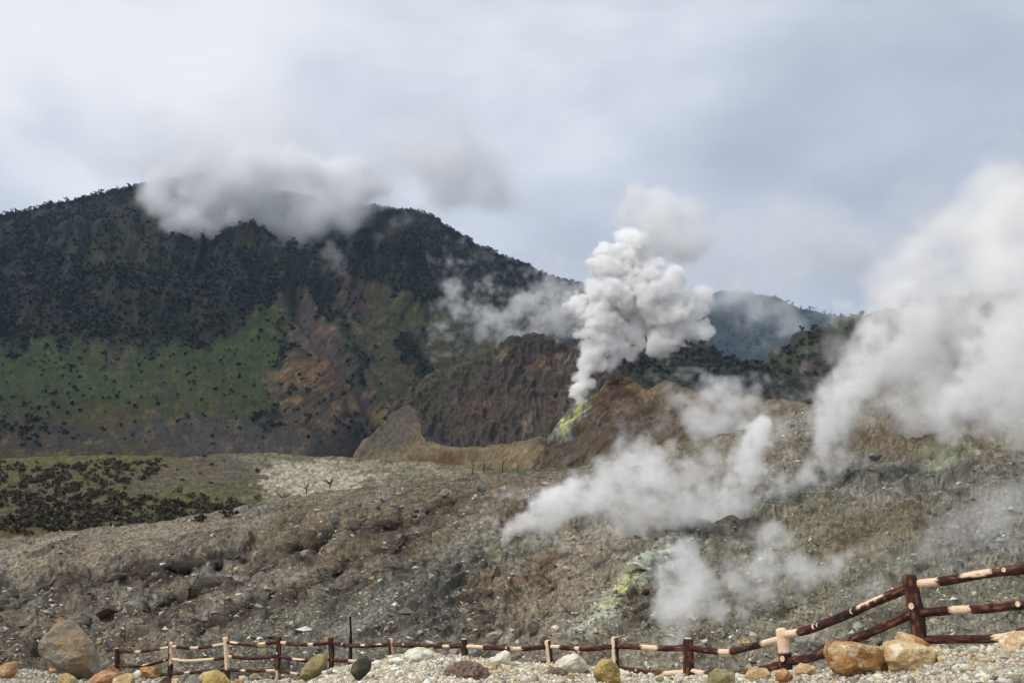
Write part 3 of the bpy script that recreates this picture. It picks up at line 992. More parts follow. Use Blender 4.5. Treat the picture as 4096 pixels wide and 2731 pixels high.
def sample_patch(pt, n, weight, seed):
    g = np.random.default_rng(seed)
    w = weight(pt.X[: pt.ny], pt.Y[: pt.ny], pt.C[: pt.ny])
    p = (w / w.sum()).ravel()
    i = g.choice(p.size, n, replace=True, p=p)
    P = pt.P[: pt.ny].reshape(-1, 3)[i].copy()
    nx = pt.X.shape[1]
    du = (pt.P[: pt.ny, 1:] - pt.P[: pt.ny, :-1])
    du = np.concatenate([du, du[:, -1:]], 1).reshape(-1, 3)[i]
    P += du * (g.random((n, 1)) - 0.5)
    return P, pt.X[: pt.ny].ravel()[i], pt.Y[: pt.ny].ravel()[i], g


FLUM = (0.0215, 0.0126)


def build_forest():
    def w(X, Y, C):
        lum = C @ np.array([0.3, 0.6, 0.1])
        clump = sstep(-0.35, 0.3, fbm(xy0(X, Y, 20, 11), 4, 0.6))
        sky_row = sstep(9, 2, Y - curve(RIDGE)(X))              # close canopy along the skyline
        return sstep(FLUM[0], FLUM[1], lum) * (0.3 + clump + 2.5 * sky_row) * sstep(452, 430, Y) + 1e-5
    P, X, Y, g = sample_patch(MOUNT, 30000, w, 21)
    r = (0.8 + 1.3 * g.random(len(P)) ** 2) * np.clip(P[:, 1] / 650, 0.6, 1.0) * (1 - 0.2 * sstep(40, 10, Y - curve(RIDGE)(X)))
    P[:, 2] += r * 0.5
    V, F, C = crowns(P, r, tints(len(P), g, GREENS), 8, 22, 1.0, 0.66)
    o = mesh_np('mountain_forest', V, F, M_LEAF, C, smooth=False)
    tag(o, 'dark green forest covering the upper mountain flank', 'forest', kind='stuff')

    def wm(X, Y, C):
        return (sstep(0.025, 0.05, C[..., 1]) * sstep(448, 440, Y) * sstep(300, 330, Y) * sstep(520, 400, X) *
                (0.03 + sstep(0.25, 0.6, fbm(xy0(X, Y, 22, 15), 4, 0.6)))) + 1e-6
    P, X, Y, g = sample_patch(MOUNT, 300, wm, 31)
    r = 0.4 + 0.9 * g.random(len(P)) ** 3
    P[:, 2] += r * 0.4
    V, F, C = crowns(P, r, tints(len(P), g, GREENS), 16, 32)
    o = mesh_np('meadow_shrubbery', V, F, M_LEAF, C, smooth=False)
    tag(o, 'small dark shrubs scattered over the green mountain meadow', 'shrubs', kind='stuff')

    Vs, Cs = [], []
    for pt, n, s, r0 in ((G1, 1500, 41, 1.5), (G2, 1800, 42, 1.4), (FAR, 3000, 43, 3.2)):
        P, X, Y, g = sample_patch(pt, n, lambda X, Y, C: np.ones_like(X), s)
        r = r0 * (0.7 + 0.9 * g.random(n))
        P[:, 2] += r * 0.4
        V, F, C = crowns(P, r, tints(n, g, GREENS), 14, s)
        Vs.append(V)
        Cs.append(C)
    V = np.concatenate(Vs)
    o = mesh_np('hill_forest', V, np.arange(len(V)).reshape(-1, 4), M_LEAF, np.concatenate(Cs), smooth=False)
    tag(o, 'dark wood covering the hills behind the steaming crater', 'forest', kind='stuff')


build_forest()

SHRUB_ZONES = [[(-220, 470), (30, 466), (110, 462), (175, 466), (150, 478), (110, 488), (60, 500), (-220, 505)],
               [(-220, 500), (40, 500), (120, 494), (190, 498), (232, 500), (250, 508), (215, 520), (160, 526), (80, 534), (-220, 545)]]


def build_shrubbery():
    def w(X, Y, C):
        m = np.zeros_like(X)
        for z in SHRUB_ZONES:
            m = np.maximum(m, poly_mask(X, Y, z, 4))
        m *= 0.25 + sstep(-0.2, 0.25, fbm(xy0(X, Y * 2.2, 20, 3), 4, 0.6))
        m += 0.10 * sstep(330, 200, X) * sstep(0.0, 0.4, fbm(xy0(X, Y * 2.2, 12, 33), 4, 0.6))
        return m + 1e-7
    P, X, Y, g = sample_patch(VALLEY, 2300, w, 51)
    r = 0.5 + 1.0 * g.random(len(P)) ** 1.5
    P[:, 2] += r * 0.35
    t = tints(len(P), g, [lin(62, 58, 42), lin(70, 58, 44), lin(58, 60, 40), lin(66, 60, 42), lin(72, 60, 48)])
    V, F, C = crowns(P, r, t, 30, 52, 0.85, 0.34)
    o = mesh_np('valley_shrubbery', V, F, M_LEAF, C, smooth=False)
    tag(o, 'belt of dark brown-green shrubs across the valley floor', 'shrubs', kind='stuff')


build_shrubbery()


def leafy(name, base, trunk_h, r, seed, tint, nq=46, flat=0.8, lean=0.0):
    """one tree or bush: tapered trunk with two limbs, and a crown of leaf clumps"""
    root = empty(name, base)
    g = np.random.default_rng(seed)
    segs = [((0, 0, -0.4), (lean * 0.5, 0, trunk_h * 0.6), 0.10 * r, 0.075 * r), ((lean * 0.5, 0, trunk_h * 0.6), (lean, 0.1 * r, trunk_h + 0.3 * r), 0.075 * r, 0.03 * r),
            ((lean * 0.5, 0, trunk_h * 0.6), (lean - 0.5 * r, 0, trunk_h + 0.2 * r), 0.05 * r, 0.02 * r), ((lean * 0.4, 0, trunk_h * 0.5), (lean + 0.5 * r, 0, trunk_h + 0.1 * r), 0.05 * r, 0.02 * r)]
    V, F = [], []
    for a, b, r0, r1 in segs:
        a, b = np.array(a), np.array(b)
        ax = (b - a) / np.linalg.norm(b - a)
        u = np.cross(ax, (0.3, 1, 0.1))
        u /= np.linalg.norm(u)
        v = np.cross(ax, u)
        k = len(V) * 0 + sum(len(x) for x in V)
        ang = np.arange(6) * math.pi / 3
        ring = np.cos(ang)[:, None] * u + np.sin(ang)[:, None] * v
        V.append(np.concatenate([a + ring * r0, b + ring * r1]))
        for i in range(6):
            j = (i + 1) % 6
            F.append((k + i, k + j, k + 6 + j, k + 6 + i))
    V = np.concatenate(V)
    c = np.tile(lin(46, 40, 36), (len(V), 1))
    child('trunk', mesh_np('trunk', V, np.array(F), M_BARK, c, link=False), root)
    n = 5
    cs = g.normal(size=(n, 3)) * np.array([0.5, 0.5, 0.3]) * r + np.array([lean, 0, trunk_h + 0.3 * r])
    V, F, C = crowns(cs, np.full(n, 0.62 * r), np.tile(tint, (n, 1)) * (0.8 + 0.4 * g.random((n, 1))), nq // n + 3, seed, flat, 0.34)
    child('crown', mesh_np('crown', V, F, M_LEAF, C, smooth=False, link=False), root)
    return root


def ridge_tree(pt, px, h, r, seed, label, group, tint):
    j = int(np.argmin(np.abs(pt.X[0] - px)))
    P = pt.P[pt.ny - 1, j]
    t = leafy('ridge_tree', P, h, r, seed, tint, 50, 0.7, (random.random() - 0.5) * r)
    tag(t, label, 'tree', group)


k = 0
for px in (2, 8, 15, 25, 31, 40, 45, 53, 62, 67, 70, 79, 86, 96, 103, 108, 117, 123, 132):
    k += 1
    big = 1.0 + 0.9 * (px in (9, 16, 67, 103))
    ridge_tree(MOUNT, px, 0.2 + 0.9 * random.random() * big, (1.7 + 1.7 * random.random()) * (0.8 + 0.2 * big), 200 + k,
               'small dark tree along the mountain ridge line against bright sky, left of the cap cloud', 'trees on the mountain ridge', lin(44, 52, 40))
for px in (783, 791, 800, 808, 815, 822, 829, 836, 843):
    k += 1
    ridge_tree(FAR, px, 1 + 2 * random.random(), 4.5 + 3 * random.random(), 300 + k,
               'tiny tree on the crest of the distant blue hill', 'trees on the far blue hill', lin(44, 52, 46))

for i, (px, py, r, lab) in enumerate([
        (302.5, 506, 1.1, 'round dark bush on pale eroded ground, right one of the pair'),
        (288, 508, 0.95, 'low dark bush on pale eroded ground, left one of the pair'),
        (268, 513, 0.9, 'upright narrow dark bush at the left edge of the pale ground'),
        (226, 518, 1.2, 'solitary round dark bush where brown slope meets the shrub belt'),
        (199, 523, 0.95, 'small dark bush at the near edge of the shrub belt')]):
    P, _, _ = SLOPE.pick(px, max(py, 0)) if py > 516 else VALLEY.pick(px, py)
    t = leafy('bush', P, 0.3 * r, r, 400 + i, lin(44, 46, 30), 130, 0.9)
    tag(t, lab, 'bush')

# ================================================================== STONES
def hull_rock(pts, name, mat, seed, sub=3, rough=0.05, size=1.0, cuts=11):
    """angular stone: convex hull of its corner points, subdivided, with worn and broken relief"""
    pts = np.array(pts, float)
    gg = np.random.default_rng(seed * 13 + 5)
    mid = (pts.min(0) + pts.max(0)) / 2
    for k_ in range(cuts):                                     # break flat faces off the lump
        n_ = gg.normal(size=3)
        if k_ < 4:
            n_[1] = -abs(n_[1]) - 0.4                       # some of them towards the path
        n_ /= np.linalg.norm(n_)
        e_ = (pts - mid) @ n_
        lim = e_.max() * (gg.uniform(0.45, 0.8) if cuts > 6 else gg.uniform(0.62, 0.88))
        pts = pts - n_ * np.clip(e_ - lim, 0, None)[:, None]
    bm = bmesh.new()
    for p in pts:
        bm.verts.new(p)
    bmesh.ops.remove_doubles(bm, verts=bm.verts, dist=0.01 * size)
    res = bmesh.ops.convex_hull(bm, input=bm.verts)
    junk = list({e for e in res['geom_interior'] + res['geom_unused'] if isinstance(e, bmesh.types.BMVert)})
    bmesh.ops.delete(bm, geom=junk, context='VERTS')
    bmesh.ops.bevel(bm, geom=list(bm.edges), offset=0.016 * size, segments=1, affect='EDGES', clamp_overlap=True)
    bmesh.ops.triangulate(bm, faces=bm.faces)
    for _ in range(sub):
        long = [e for e in bm.edges if e.calc_length() > size * 0.085]
        if not long:
            break
        bmesh.ops.subdivide_edges(bm, edges=long, cuts=1, use_grid_fill=False)
        bmesh.ops.triangulate(bm, faces=bm.faces)
    bm.normal_update()
    co = np.array([v.co[:] for v in bm.verts])
    nr = np.array([v.normal[:] for v in bm.verts])
    q = co / size + seed * 3.7
    h = fbm(q * 2.0, 5, 0.6) * rough * 0.35 * size + ridged(q * np.array([3.0, 3.0, 7.0]), 4, 0.6) * rough * 0.4 * size
    co = co + nr * h[:, None]
    for v, c in zip(bm.verts, co):
        v.co = c
    me = bpy.data.meshes.new(name)
    bm.to_mesh(me)
    bm.free()
    me.materials.append(mat)
    return me


ORANGE, OCHRE, YELLOW = lin(178, 116, 66), lin(176, 138, 84), lin(192, 160, 72)
ST = {
    'orange': stone_mat('orange_stone', lin(178, 126, 84), lin(152, 108, 74), lin(130, 100, 76), 0.55, 3.0, lin(184, 158, 122)),
    'ochre': stone_mat('ochre_stone', lin(176, 130, 72), lin(130, 84, 44), lin(196, 176, 136), 0.55, 2.0, lin(200, 186, 150)),
    'tan': stone_mat('tan_stone', lin(196, 172, 128), lin(168, 138, 92), lin(150, 106, 60), 0.5, 2.2, lin(214, 202, 174)),
    'yellow': stone_mat('yellow_stone', lin(176, 152, 84), lin(156, 126, 64), lin(128, 116, 80), 0.5, 2.4, lin(186, 176, 138)),
    'white': stone_mat('white_stone', lin(206, 202, 184), lin(186, 180, 158), lin(176, 160, 80), 0.35, 2.4, lin(224, 222, 212)),
    'grey': stone_mat('grey_stone', lin(142, 138, 126), lin(112, 108, 100), lin(150, 128, 84), 0.3, 2.0, lin(168, 164, 152)),
    'boulder': stone_mat('boulder_stone', lin(138, 128, 110), lin(122, 110, 88), lin(150, 116, 70), 0.42, 1.0, lin(152, 146, 136)),
    'olive': stone_mat('olive_stone', lin(134, 126, 84), lin(112, 106, 74), lin(150, 104, 56), 0.4, 2.6, lin(150, 144, 110)),
    'dark': stone_mat('dark_stone', lin(72, 70, 60), lin(60, 58, 54), lin(112, 104, 58), 0.35, 3.0),
    'brown': stone_mat('brown_stone', lin(92, 72, 56), lin(72, 56, 46), lin(130, 96, 70), 0.4, 1.5),
    'bluegrey': stone_mat('bluegrey_stone', lin(120, 118, 118), lin(100, 98, 98), lin(128, 112, 90), 0.3, 0.9, lin(140, 138, 134)),
}


def proj(P):
    v = np.asarray(P) - EYE
    f = v @ FW
    return W / 2 + FOC * v[..., 0] / f, H / 2 - FOC * (v @ UP) / f


TPX, TPY = proj(TERR)


def terrace_depth(px, py):
    """how far out on the gravel the sight line (px, py) meets the ground; behind its edge if it passes above"""
    if py <= float(LIP(px)) + 0.4:
        return float(lip_d(px)) + 0.25
    best, bd = None, 1e9
    for i in range(30, 60):
        j = int(np.argmin(np.abs(TPX[i] - px)))
        e = abs(TPY[i, j] - py)
        if e < bd:
            bd, best = e, TERR[i, j, 1]
    return float(best)


def outline_points(outline, d, depth, seed, sink=0.12):
    """corner points of a stone: its outline in the middle, smaller outlines before and behind"""
    g = random.Random(seed)
    cx = sum(p[0] for p in outline) / len(outline)
    cy = sum(p[1] for p in outline) / len(outline)
    yb = max(p[1] for p in outline)
    s = d / FOC
    base = at(cx, yb, d)
    pts = []
    for x, y in outline:
        X, Z = (x - cx) * s, (yb - y) * s
        if y > yb - 1.2:
            Z -= sink
        pts.append((X, 0.05 * depth * g.uniform(-1, 1), Z))
        for sgn, k in ((-1, g.choice((0.25, 0.5, 0.72, 0.9))), (1, g.choice((0.3, 0.7, 0.95)))):
            cz = (yb - cy) * s
            pts.append((X * k, sgn * depth * 0.5 * g.uniform(0.75, 1.0), cz + (Z - cz) * k))
    return base, pts


def auto_outline(x0, x1, y0, y1, seed, n=9, sq=2.6):
    g = random.Random(seed)
    out = []
    for i in range(n):
        a = 2 * math.pi * (i + g.uniform(-0.3, 0.3)) / n
        c, s = math.cos(a), math.sin(a)
        m = (abs(c) ** sq + abs(s) ** sq) ** (-1 / sq)
        m *= g.uniform(0.86, 1.06)
        out.append(((x0 + x1) / 2 + c * m * (x1 - x0) / 2, (y0 + y1) / 2 + s * m * (y1 - y0) / 2))
    return out


def stone(name, outline, kind, label, cat='rock', d=None, seed=1, thick=0.8, rough=0.05, group=None, sink=0.1, sub=3, cuts=11):
    x0, x1 = min(p[0] for p in outline), max(p[0] for p in outline)
    y1 = max(p[1] for p in outline)
    if d is None:
        d = terrace_depth((x0 + x1) / 2, y1)
    wid = (x1 - x0) * d / FOC
    base, pts = outline_points(outline, d, wid * thick, seed, sink * wid)
    me = hull_rock(pts, name, ST[kind], seed, sub, rough, wid, cuts)
    ob = bpy.data.objects.new(name, me)
    ob.location = base
    col.objects.link(ob)
    tag(ob, label, cat, group)
    return ob


# foreground stones: (outline or box, stone kind, label)
B = lambda x0, x1, y0, y1, s=1, n=9, sq=2.6: auto_outline(x0, x1, y0, y1, s, n, sq)
FRONT = [
    ('boulder', [(41, 655), (43, 642), (48, 632), (56, 624), (64, 626), (76, 634), (89, 644), (94, 656), (97, 668), (98, 678), (84, 679), (66, 672), (50, 664)], 'boulder',
     'huge grey and ochre boulder standing left of the fence end', 16.9, 0.75, 0.05),
    ('rock', [(-4, 668), (3, 664), (13, 660), (18, 663), (18, 674), (12, 677), (-5, 675)], 'orange', 'angular orange rock at the far left edge of the gravel', None, 0.9, 0.04),
    ('rock', B(48, 55, 667, 675, 3), 'orange', 'small orange stone at the foot of the huge boulder', None, 0.9, 0.06),
    ('rock', B(55, 77, 672, 688, 4), 'yellow', 'lumpy yellow-green rock in front of the huge boulder', None, 0.9, 0.09),
    ('slab', [(87, 682), (94, 675), (104, 671), (116, 674), (119, 679), (112, 684), (92, 686)], 'orange', 'flat orange-brown slab right of the huge boulder', None, 0.9, 0.04),
    ('slab', [(97, 673), (104, 669), (113, 668), (116, 671), (112, 675)], 'orange', 'thin orange slab lying behind the flat orange-brown slab', 17.3, 0.9, 0.04),
    ('rock', B(112, 126, 669, 677, 7), 'orange', 'orange rock below the end post of the fence', 17.2, 0.9, 0.05),
    ('rock', B(110, 138, 674, 690, 8), 'tan', 'rusty tan rock in the heap below the fence end', None, 0.8, 0.06),
    ('rock', B(131, 147, 670, 679, 9), 'white', 'smooth pale grey-white stone on the heap below the first fence bay', None, 0.8, 0.04),
    ('rock', [(140, 668), (148, 666), (157, 668), (159, 676), (148, 678), (142, 674)], 'ochre', 'brown rock with pale top beside the smooth pale stone', 17.3, 0.8, 0.06),
    ('rock', B(157, 172, 673, 690, 11), 'brown', 'dark brown block in front of the second fence post', None, 0.9, 0.06),
    ('rock', B(169, 180, 676, 690, 12), 'tan', 'pale yellow stone right of the dark brown block', None, 0.9, 0.05),
    ('rock', B(177, 189, 672, 682, 13), 'grey', 'grey-green stone behind the pale yellow stone', 16.9, 0.9, 0.05),
    ('rock', [(186, 690), (192, 678), (202, 673), (214, 672), (224, 677), (229, 684), (228, 692)], 'yellow', 'large domed yellow ochre rock under the third fence post', None, 0.7, 0.05),
    ('rock', B(180, 205, 676, 696, 15), 'grey', 'light grey rock leaning on the domed yellow ochre rock', None, 0.8, 0.06),
    ('rock', B(229, 248, 678, 692, 16), 'orange', 'orange stone right of the domed yellow ochre rock', None, 0.8, 0.06),
    ('rock', B(236, 249, 674, 682, 17), 'white', 'whitish stone behind the orange stone in the second bay', None, 0.8, 0.06),
    ('rock', B(249, 258, 673, 682, 18), 'olive', 'greenish stone before the fourth fence post', None, 0.8, 0.06),
    ('boulder', [(300, 676), (303, 668), (309, 661), (316, 656), (324, 653), (329, 655), (329.5, 664), (327, 672), (320, 678), (308, 680)], 'olive',
     'speckled olive oval boulder leaning against the fence with rusty top', 15.7, 0.7, 0.03),
    ('boulder', [(350, 672), (353, 664), (359, 659), (366, 658), (370, 663), (370, 669), (365, 675), (358, 680), (352, 679)], 'dark', 'blackish oval boulder on white gravel', None, 0.75, 0.03),
    ('rock', B(351, 362, 657.5, 666, 21), 'yellow', 'small yellow stone behind the blackish oval boulder', 15.4, 0.8, 0.05),
    ('rock', B(345, 351, 664, 671, 22), 'white', 'small white stone left of the blackish oval boulder', None, 0.8, 0.05),
    ('rock', B(326, 334, 667, 674, 23), 'grey', 'small grey stone at the foot of the speckled olive boulder', None, 0.8, 0.05),
    ('rock', B(387, 404, 656.5, 664, 24), 'white', 'flat yellowish stone on the crest of the white gravel left of the sixth post', None, 0.8, 0.06),
    ('rock', [(403, 657), (407, 651), (416, 649), (428, 649), (434, 653), (431, 659), (412, 660)], 'white', 'white crusted rock on the highest point of the gravel', None, 0.8, 0.07),
    ('rock', [(424, 652), (427, 648.5), (433, 647.5), (434.5, 652), (431, 655)], 'yellow', 'ochre yellow stone on top of the white crusted rock', 14.6, 0.8, 0.05),
    ('rock', [(491, 661), (497, 655), (505, 651), (509, 652), (512, 657), (511, 663), (502, 664)], 'white', 'angular white rock standing on the gravel crest', None, 0.7, 0.04),
    ('rock', [(551, 668), (558, 661), (570, 657), (577, 656), (583, 661), (587, 668), (578, 671), (560, 671)], 'white', 'broad white rock with yellow edge on the gravel crest', None, 0.8, 0.06),
    ('rock', [(588, 672), (593, 665), (603, 661.5), (612, 661), (617, 666), (622, 673), (621, 681), (606, 684), (592, 682)], 'yellow', 'big mustard yellow rock below the ninth fence post', None, 0.75, 0.06),
    ('rock', B(567, 577, 673, 681, 30), 'tan', 'small beige stone left of the big mustard rock', None, 0.8, 0.06),
    ('rock', B(496, 505, 675, 681, 31), 'grey', 'brownish stone half buried in the gravel centre', None, 0.8, 0.06),
    ('rock', [(709, 688), (711, 676), (718, 671), (728, 670), (735, 674), (738, 682), (736, 692)], 'olive', 'olive brown block at the bottom edge between tenth and eleventh posts', None, 0.8, 0.05),
    ('rock', [(745, 675), (750, 669), (759, 666.5), (767, 669), (770, 674), (764, 679), (750, 679)], 'tan', 'pale tan rock left of the eleventh fence post', None, 0.7, 0.06),
    ('rock', B(768, 792, 669, 683, 34), 'ochre', 'rough reddish orange rock under the eleventh fence post', None, 0.8, 0.09),
    ('rock', [(795, 671), (796, 665), (803, 664), (814, 666), (818, 670), (816, 674), (798, 674)], 'tan', 'low tan block right of the eleventh fence post', None, 0.8, 0.06),
    ('boulder', [(829, 668), (829.5, 656), (833, 646), (838, 643.5), (856, 645), (872, 647), (885, 650), (883, 662), (879, 670), (850, 673), (832, 674)], 'ochre',
     'large ochre brown block with flat top leaning on the rails', None, 0.6, 0.04),
    ('rock', [(879, 669), (884, 652), (887, 648), (894, 650), (896, 660), (893, 669)], 'ochre', 'brown fragment split from the large ochre block by a crack', None, 1.6, 0.04),
    ('slab', [(894, 649), (897, 637), (901, 633), (908, 633), (922, 640), (935, 648), (943, 654), (938, 660), (915, 656)], 'ochre', 'brown wedge slab tilted against the tall twelfth post', 12.3, 0.5, 0.03),
    ('boulder', [(887, 660), (889, 649), (894, 643), (905, 642), (918, 645), (932, 650), (939, 656), (934, 663), (915, 668), (894, 669)], 'tan', 'cream and tan boulder in front of the brown wedge slab', None, 0.7, 0.05),
    ('rock', B(926, 949, 646, 667, 40), 'tan', 'crumbly pale yellow mound right of the cream boulder', 12.0, 0.8, 0.09),
    ('rock', [(1002, 650), (1008, 641), (1018, 635), (1032, 633), (1045, 638), (1048, 652), (1015, 655)], 'tan', 'yellow tan rock under the low rail at the right edge', 10.9, 0.7, 0.06),
    ('rock', B(986, 998, 645, 655, 42), 'brown', 'small brown stone left of the yellow tan rock', 11.2, 0.8, 0.06),
    ('rock', B(999, 1014, 648, 658, 43), 'grey', 'grey-yellow stone in the gravel before the yellow tan rock', None, 0.8, 0.06),
    ('rock', B(905, 918, 676, 684, 44), 'grey', 'brown-grey stone in gravel below the cream boulder', None, 0.8, 0.06),
    ('rock', B(655, 664, 675, 682, 45), 'olive', 'small olive stone left of the tenth fence post', None, 0.8, 0.06),
]
for i, (nm, ol, kd, lab, dd, th, rg) in enumerate(FRONT):
    stone(nm, ol, kd, lab, 'boulder' if nm == 'boulder' else 'rock', dd, 11 + i, th, rg, cuts=10 if len(ol) == 9 and nm == 'rock' else 6)


def crust_mound(px, py, w, h, seed, label, tint):
    """low heap of crumbly brown crust on the gravel: one lump with knobbly skin"""
    d = terrace_depth(px, py)
    s = d / FOC
    g = np.random.default_rng(seed)
    bm = bmesh.new()
    bmesh.ops.create_icosphere(bm, subdivisions=5, radius=1.0)
    co = np.array([v.co[:] for v in bm.verts])
    co *= np.array([w * s / 2, w * s * 0.45, h * s])
    n = co / np.linalg.norm(co, axis=1)[:, None]
    co += n * (0.06 * w * s * fbm(co / (w * s) * 5 + seed, 4, 0.6) + 0.016 * ridged(co / 0.05 + seed, 3))[:, None]
    for v, c in zip(bm.verts, co):
        v.co = c
    me = bpy.data.meshes.new('crust_mound')
    bm.to_mesh(me)
    bm.free()
    me.materials.append(tint)
    o = bpy.data.objects.new('crust_mound', me)
    o.location = at(px, py, d)
    col.objects.link(o)
    tag(o, label, 'mound')


M_CRUST = stone_mat('crust', lin(124, 104, 92), lin(98, 80, 72), lin(148, 126, 104), 0.4, 5.0, None, 0.95, 1.5)
M_CRUST2 = stone_mat('pale_crust', lin(170, 146, 120), lin(146, 122, 98), lin(186, 160, 90), 0.4, 5.0, None, 0.95, 1.5)
crust_mound(466, 676, 42, 13, 3, 'broad mound of crumbly dark brown crust on the white gravel', M_CRUST)
crust_mound(557, 673, 17, 5, 5, 'small patch of dark brown crust left of the mustard rock', M_CRUST)
crust_mound(494, 668, 12, 5, 6, 'small pinkish tan crust lump right of the broad brown mound', M_CRUST2)

# boulders on the slope behind the fence: px, py, width, height in the picture, kind, label
SLOPE_STONES = [
    (335, 524, 13, 9, 'bluegrey', 'large blue-grey boulder high on the brown slope, biggest of those around it'),
    (482, 491, 14, 11, 'bluegrey', 'pale grey boulder near the top of the brown slope above the left steam vent'),
    (445, 495, 11, 7, 'grey', 'broad brownish boulder left of the pale grey boulder near the slope top'),
    (360, 505, 8, 6, 'bluegrey', 'dark grey boulder in the cluster below the pale eroded ground'),
    (384, 501, 8, 5, 'bluegrey', 'flat grey boulder right of the cluster below the pale eroded ground'),
    (378, 509, 6, 5, 'brown', 'small dark boulder just below the flat grey boulder'),
    (346, 510, 5, 5, 'bluegrey', 'upright small grey stone left of the dark grey cluster boulder'),
    (428, 512, 9, 7, 'brown', 'dark brown boulder in the middle of the upper slope'),
    (414, 517, 8, 5, 'brown', 'reddish brown flat boulder left of the dark brown one'),
    (402, 508, 6, 4, 'grey', 'small grey-brown stone on the upper slope'),
    (258, 515, 7, 6, 'bluegrey', 'grey boulder near the top left of the brown slope'),
    (250, 506, 5, 3, 'bluegrey', 'pale bluish stone on the slope edge beside the shrubs'),
    (304, 557, 9, 7, 'grey', 'grey boulder in the dark hollow of the slope'),
    (300, 548, 5, 7, 'brown', 'brown upright stone above the hollow boulder'),
    (320, 537, 5, 6, 'grey', 'small round grey stone below the large blue-grey boulder'),
    (235, 570, 6, 5, 'tan', 'pinkish stone at the lower left of the dark hollow'),
    (208, 566, 5, 6, 'grey', 'pale pointed stone on the left part of the slope'),
    (371, 580, 6, 5, 'tan', 'cream stone on the grey scree left of the pit'),
    (482, 523, 4, 3, 'tan', 'tiny cream block left of the steam cloud'),
    (228, 536, 7, 4, 'bluegrey', 'low grey stone on the upper left slope'),
    (154, 576, 8, 6, 'grey', 'grey stone in the gully on the left slope'),
    (105, 618, 24, 16, 'brown', 'big dark brown boulder on the slope above the huge foreground boulder'),
    (205, 620, 7, 5, 'grey', 'small pale stone on dark soil above the second fence bay'),
    (441, 652, 10, 7, 'grey', 'pale grey rock behind the fence left of the seventh post'),
    (454, 655, 14, 10, 'grey', 'light grey rock touching the seventh fence post'),
    (476, 656, 18, 13, 'grey', 'rough grey rock right of the seventh post below the rail'),
    (493, 641, 24, 12, 'grey', 'gravelly grey hump behind the rail right of the seventh post'),
    (533, 633, 15, 15, 'grey', 'brownish boulder in the bottom of the steaming pit'),
    (544, 641, 10, 9, 'grey', 'rounded grey stone beside the eighth fence post'),
    (556, 630, 9, 7, 'white', 'pale block at the foot of the sulphur ridge'),
    (596, 607, 8, 6, 'white', 'greenish white block on the sulphur ridge'),
    (745, 645, 12, 11, 'yellow', 'bright lemon yellow sulphur rock behind the rail'),
    (822, 652, 46, 38, 'grey', 'big dark grey boulder behind the fence left of the ochre block'),
    (858, 640, 16, 18, 'grey', 'grey stone wedged right of the big dark grey boulder'),
    (877, 459, 15, 11, 'bluegrey', 'purplish grey outcrop on the slope between the steam columns'),
    (955, 572, 8, 4, 'dark', 'flat dark stone on the right-hand slope above the top rail'),
    (914, 556, 8, 5, 'grey', 'grey stone left of the tall twelfth post high on the slope'),
    (703, 620, 10, 6, 'brown', 'brown ledge stone at the edge of the lower gully'),
    (1012, 620, 12, 6, 'bluegrey', 'blue-grey stone between the rails at the right edge'),
    (645, 593, 10, 5, 'brown', 'dark broken slab on the flank of the sulphur ridge'),
    (668, 612, 12, 6, 'olive', 'greenish stone on the dark side of the sulphur ridge'),
]
SPX, SPY = proj(SLOPE.P[: SLOPE.ny])


def slope_spot(x, y):
    """the nearest piece of the slope that is seen at (x, y)"""
    e = np.hypot(SPX - x, SPY - y)
    near = np.where(e < max(2.5, e.min() + 0.6), SLOPE.P[: SLOPE.ny, :, 1], 1e9)
    return SLOPE.P[: SLOPE.ny].reshape(-1, 3)[int(near.argmin())]


for i, (x, y, w, h, kd, lab) in enumerate(SLOPE_STONES):
    P = slope_spot(x, y)
    d = float(P[1]) - 0.3 * w * P[1] / FOC
    stone('boulder', auto_outline(x - w / 2, x + w / 2, y - h, y + h * 0.15, 60 + i), kd, lab, 'boulder', d, 60 + i, 0.8, 0.06, 'boulders on the fumarole slope', 0.15, 2)

# ---- loose stones too many to count
ICO_V = []
_bm = bmesh.new()
bmesh.ops.create_icosphere(_bm, subdivisions=1, radius=1.0)
ICO_V = np.array([v.co[:] for v in _bm.verts])
ICO_F = np.array([[v.index for v in f.verts] for f in _bm.faces])
_bm.free()


OCT_V = np.array([(1, 0, 0), (-1, 0, 0), (0, 1, 0), (0, -1, 0), (0, 0, 1), (0, 0, -1)], float)
OCT_F = np.array([(0, 2, 4), (2, 1, 4), (1, 3, 4), (3, 0, 4), (2, 0, 5), (1, 2, 5), (3, 1, 5), (0, 3, 5)])


def scatter_stones(name, P, rad, tint, seed, mat, label, flat=0.7, cat='gravel', smooth=True, body=None):
    BV, BF = body or (ICO_V, ICO_F)
    nb = len(BV)
    g = np.random.default_rng(seed)
    n = len(P)
    V = np.repeat(BV[None], n, 0) * (1 + 0.28 * g.normal(size=(n, nb, 1))) + 0.12 * g.normal(size=(n, nb, 3))
    V *= np.stack([0.7 + 0.6 * g.random(n), 0.7 + 0.6 * g.random(n), flat * (0.7 + 0.6 * g.random(n))], -1)[:, None]
    a = g.random(n) * 6.283
    b = g.normal(size=n) * 0.5
    x, y, z = V[..., 0], V[..., 1], V[..., 2]
    cb, sb = np.cos(b)[:, None], np.sin(b)[:, None]
    y, z = y * cb - z * sb, y * sb + z * cb
    ca, sa = np.cos(a)[:, None], np.sin(a)[:, None]
    V = np.stack([x * ca - y * sa, x * sa + y * ca, z], -1) * rad[:, None, None] + P[:, None]
    F = (BF[None] + nb * np.arange(n)[:, None, None]).reshape(-1, 3)
    C = np.repeat(tint[:, None], nb, 1).reshape(-1, 3)
    o = mesh_np(name, V.reshape(-1, 3), F, mat, C, smooth=smooth)
    tag(o, label, cat, kind='stuff')
    return o


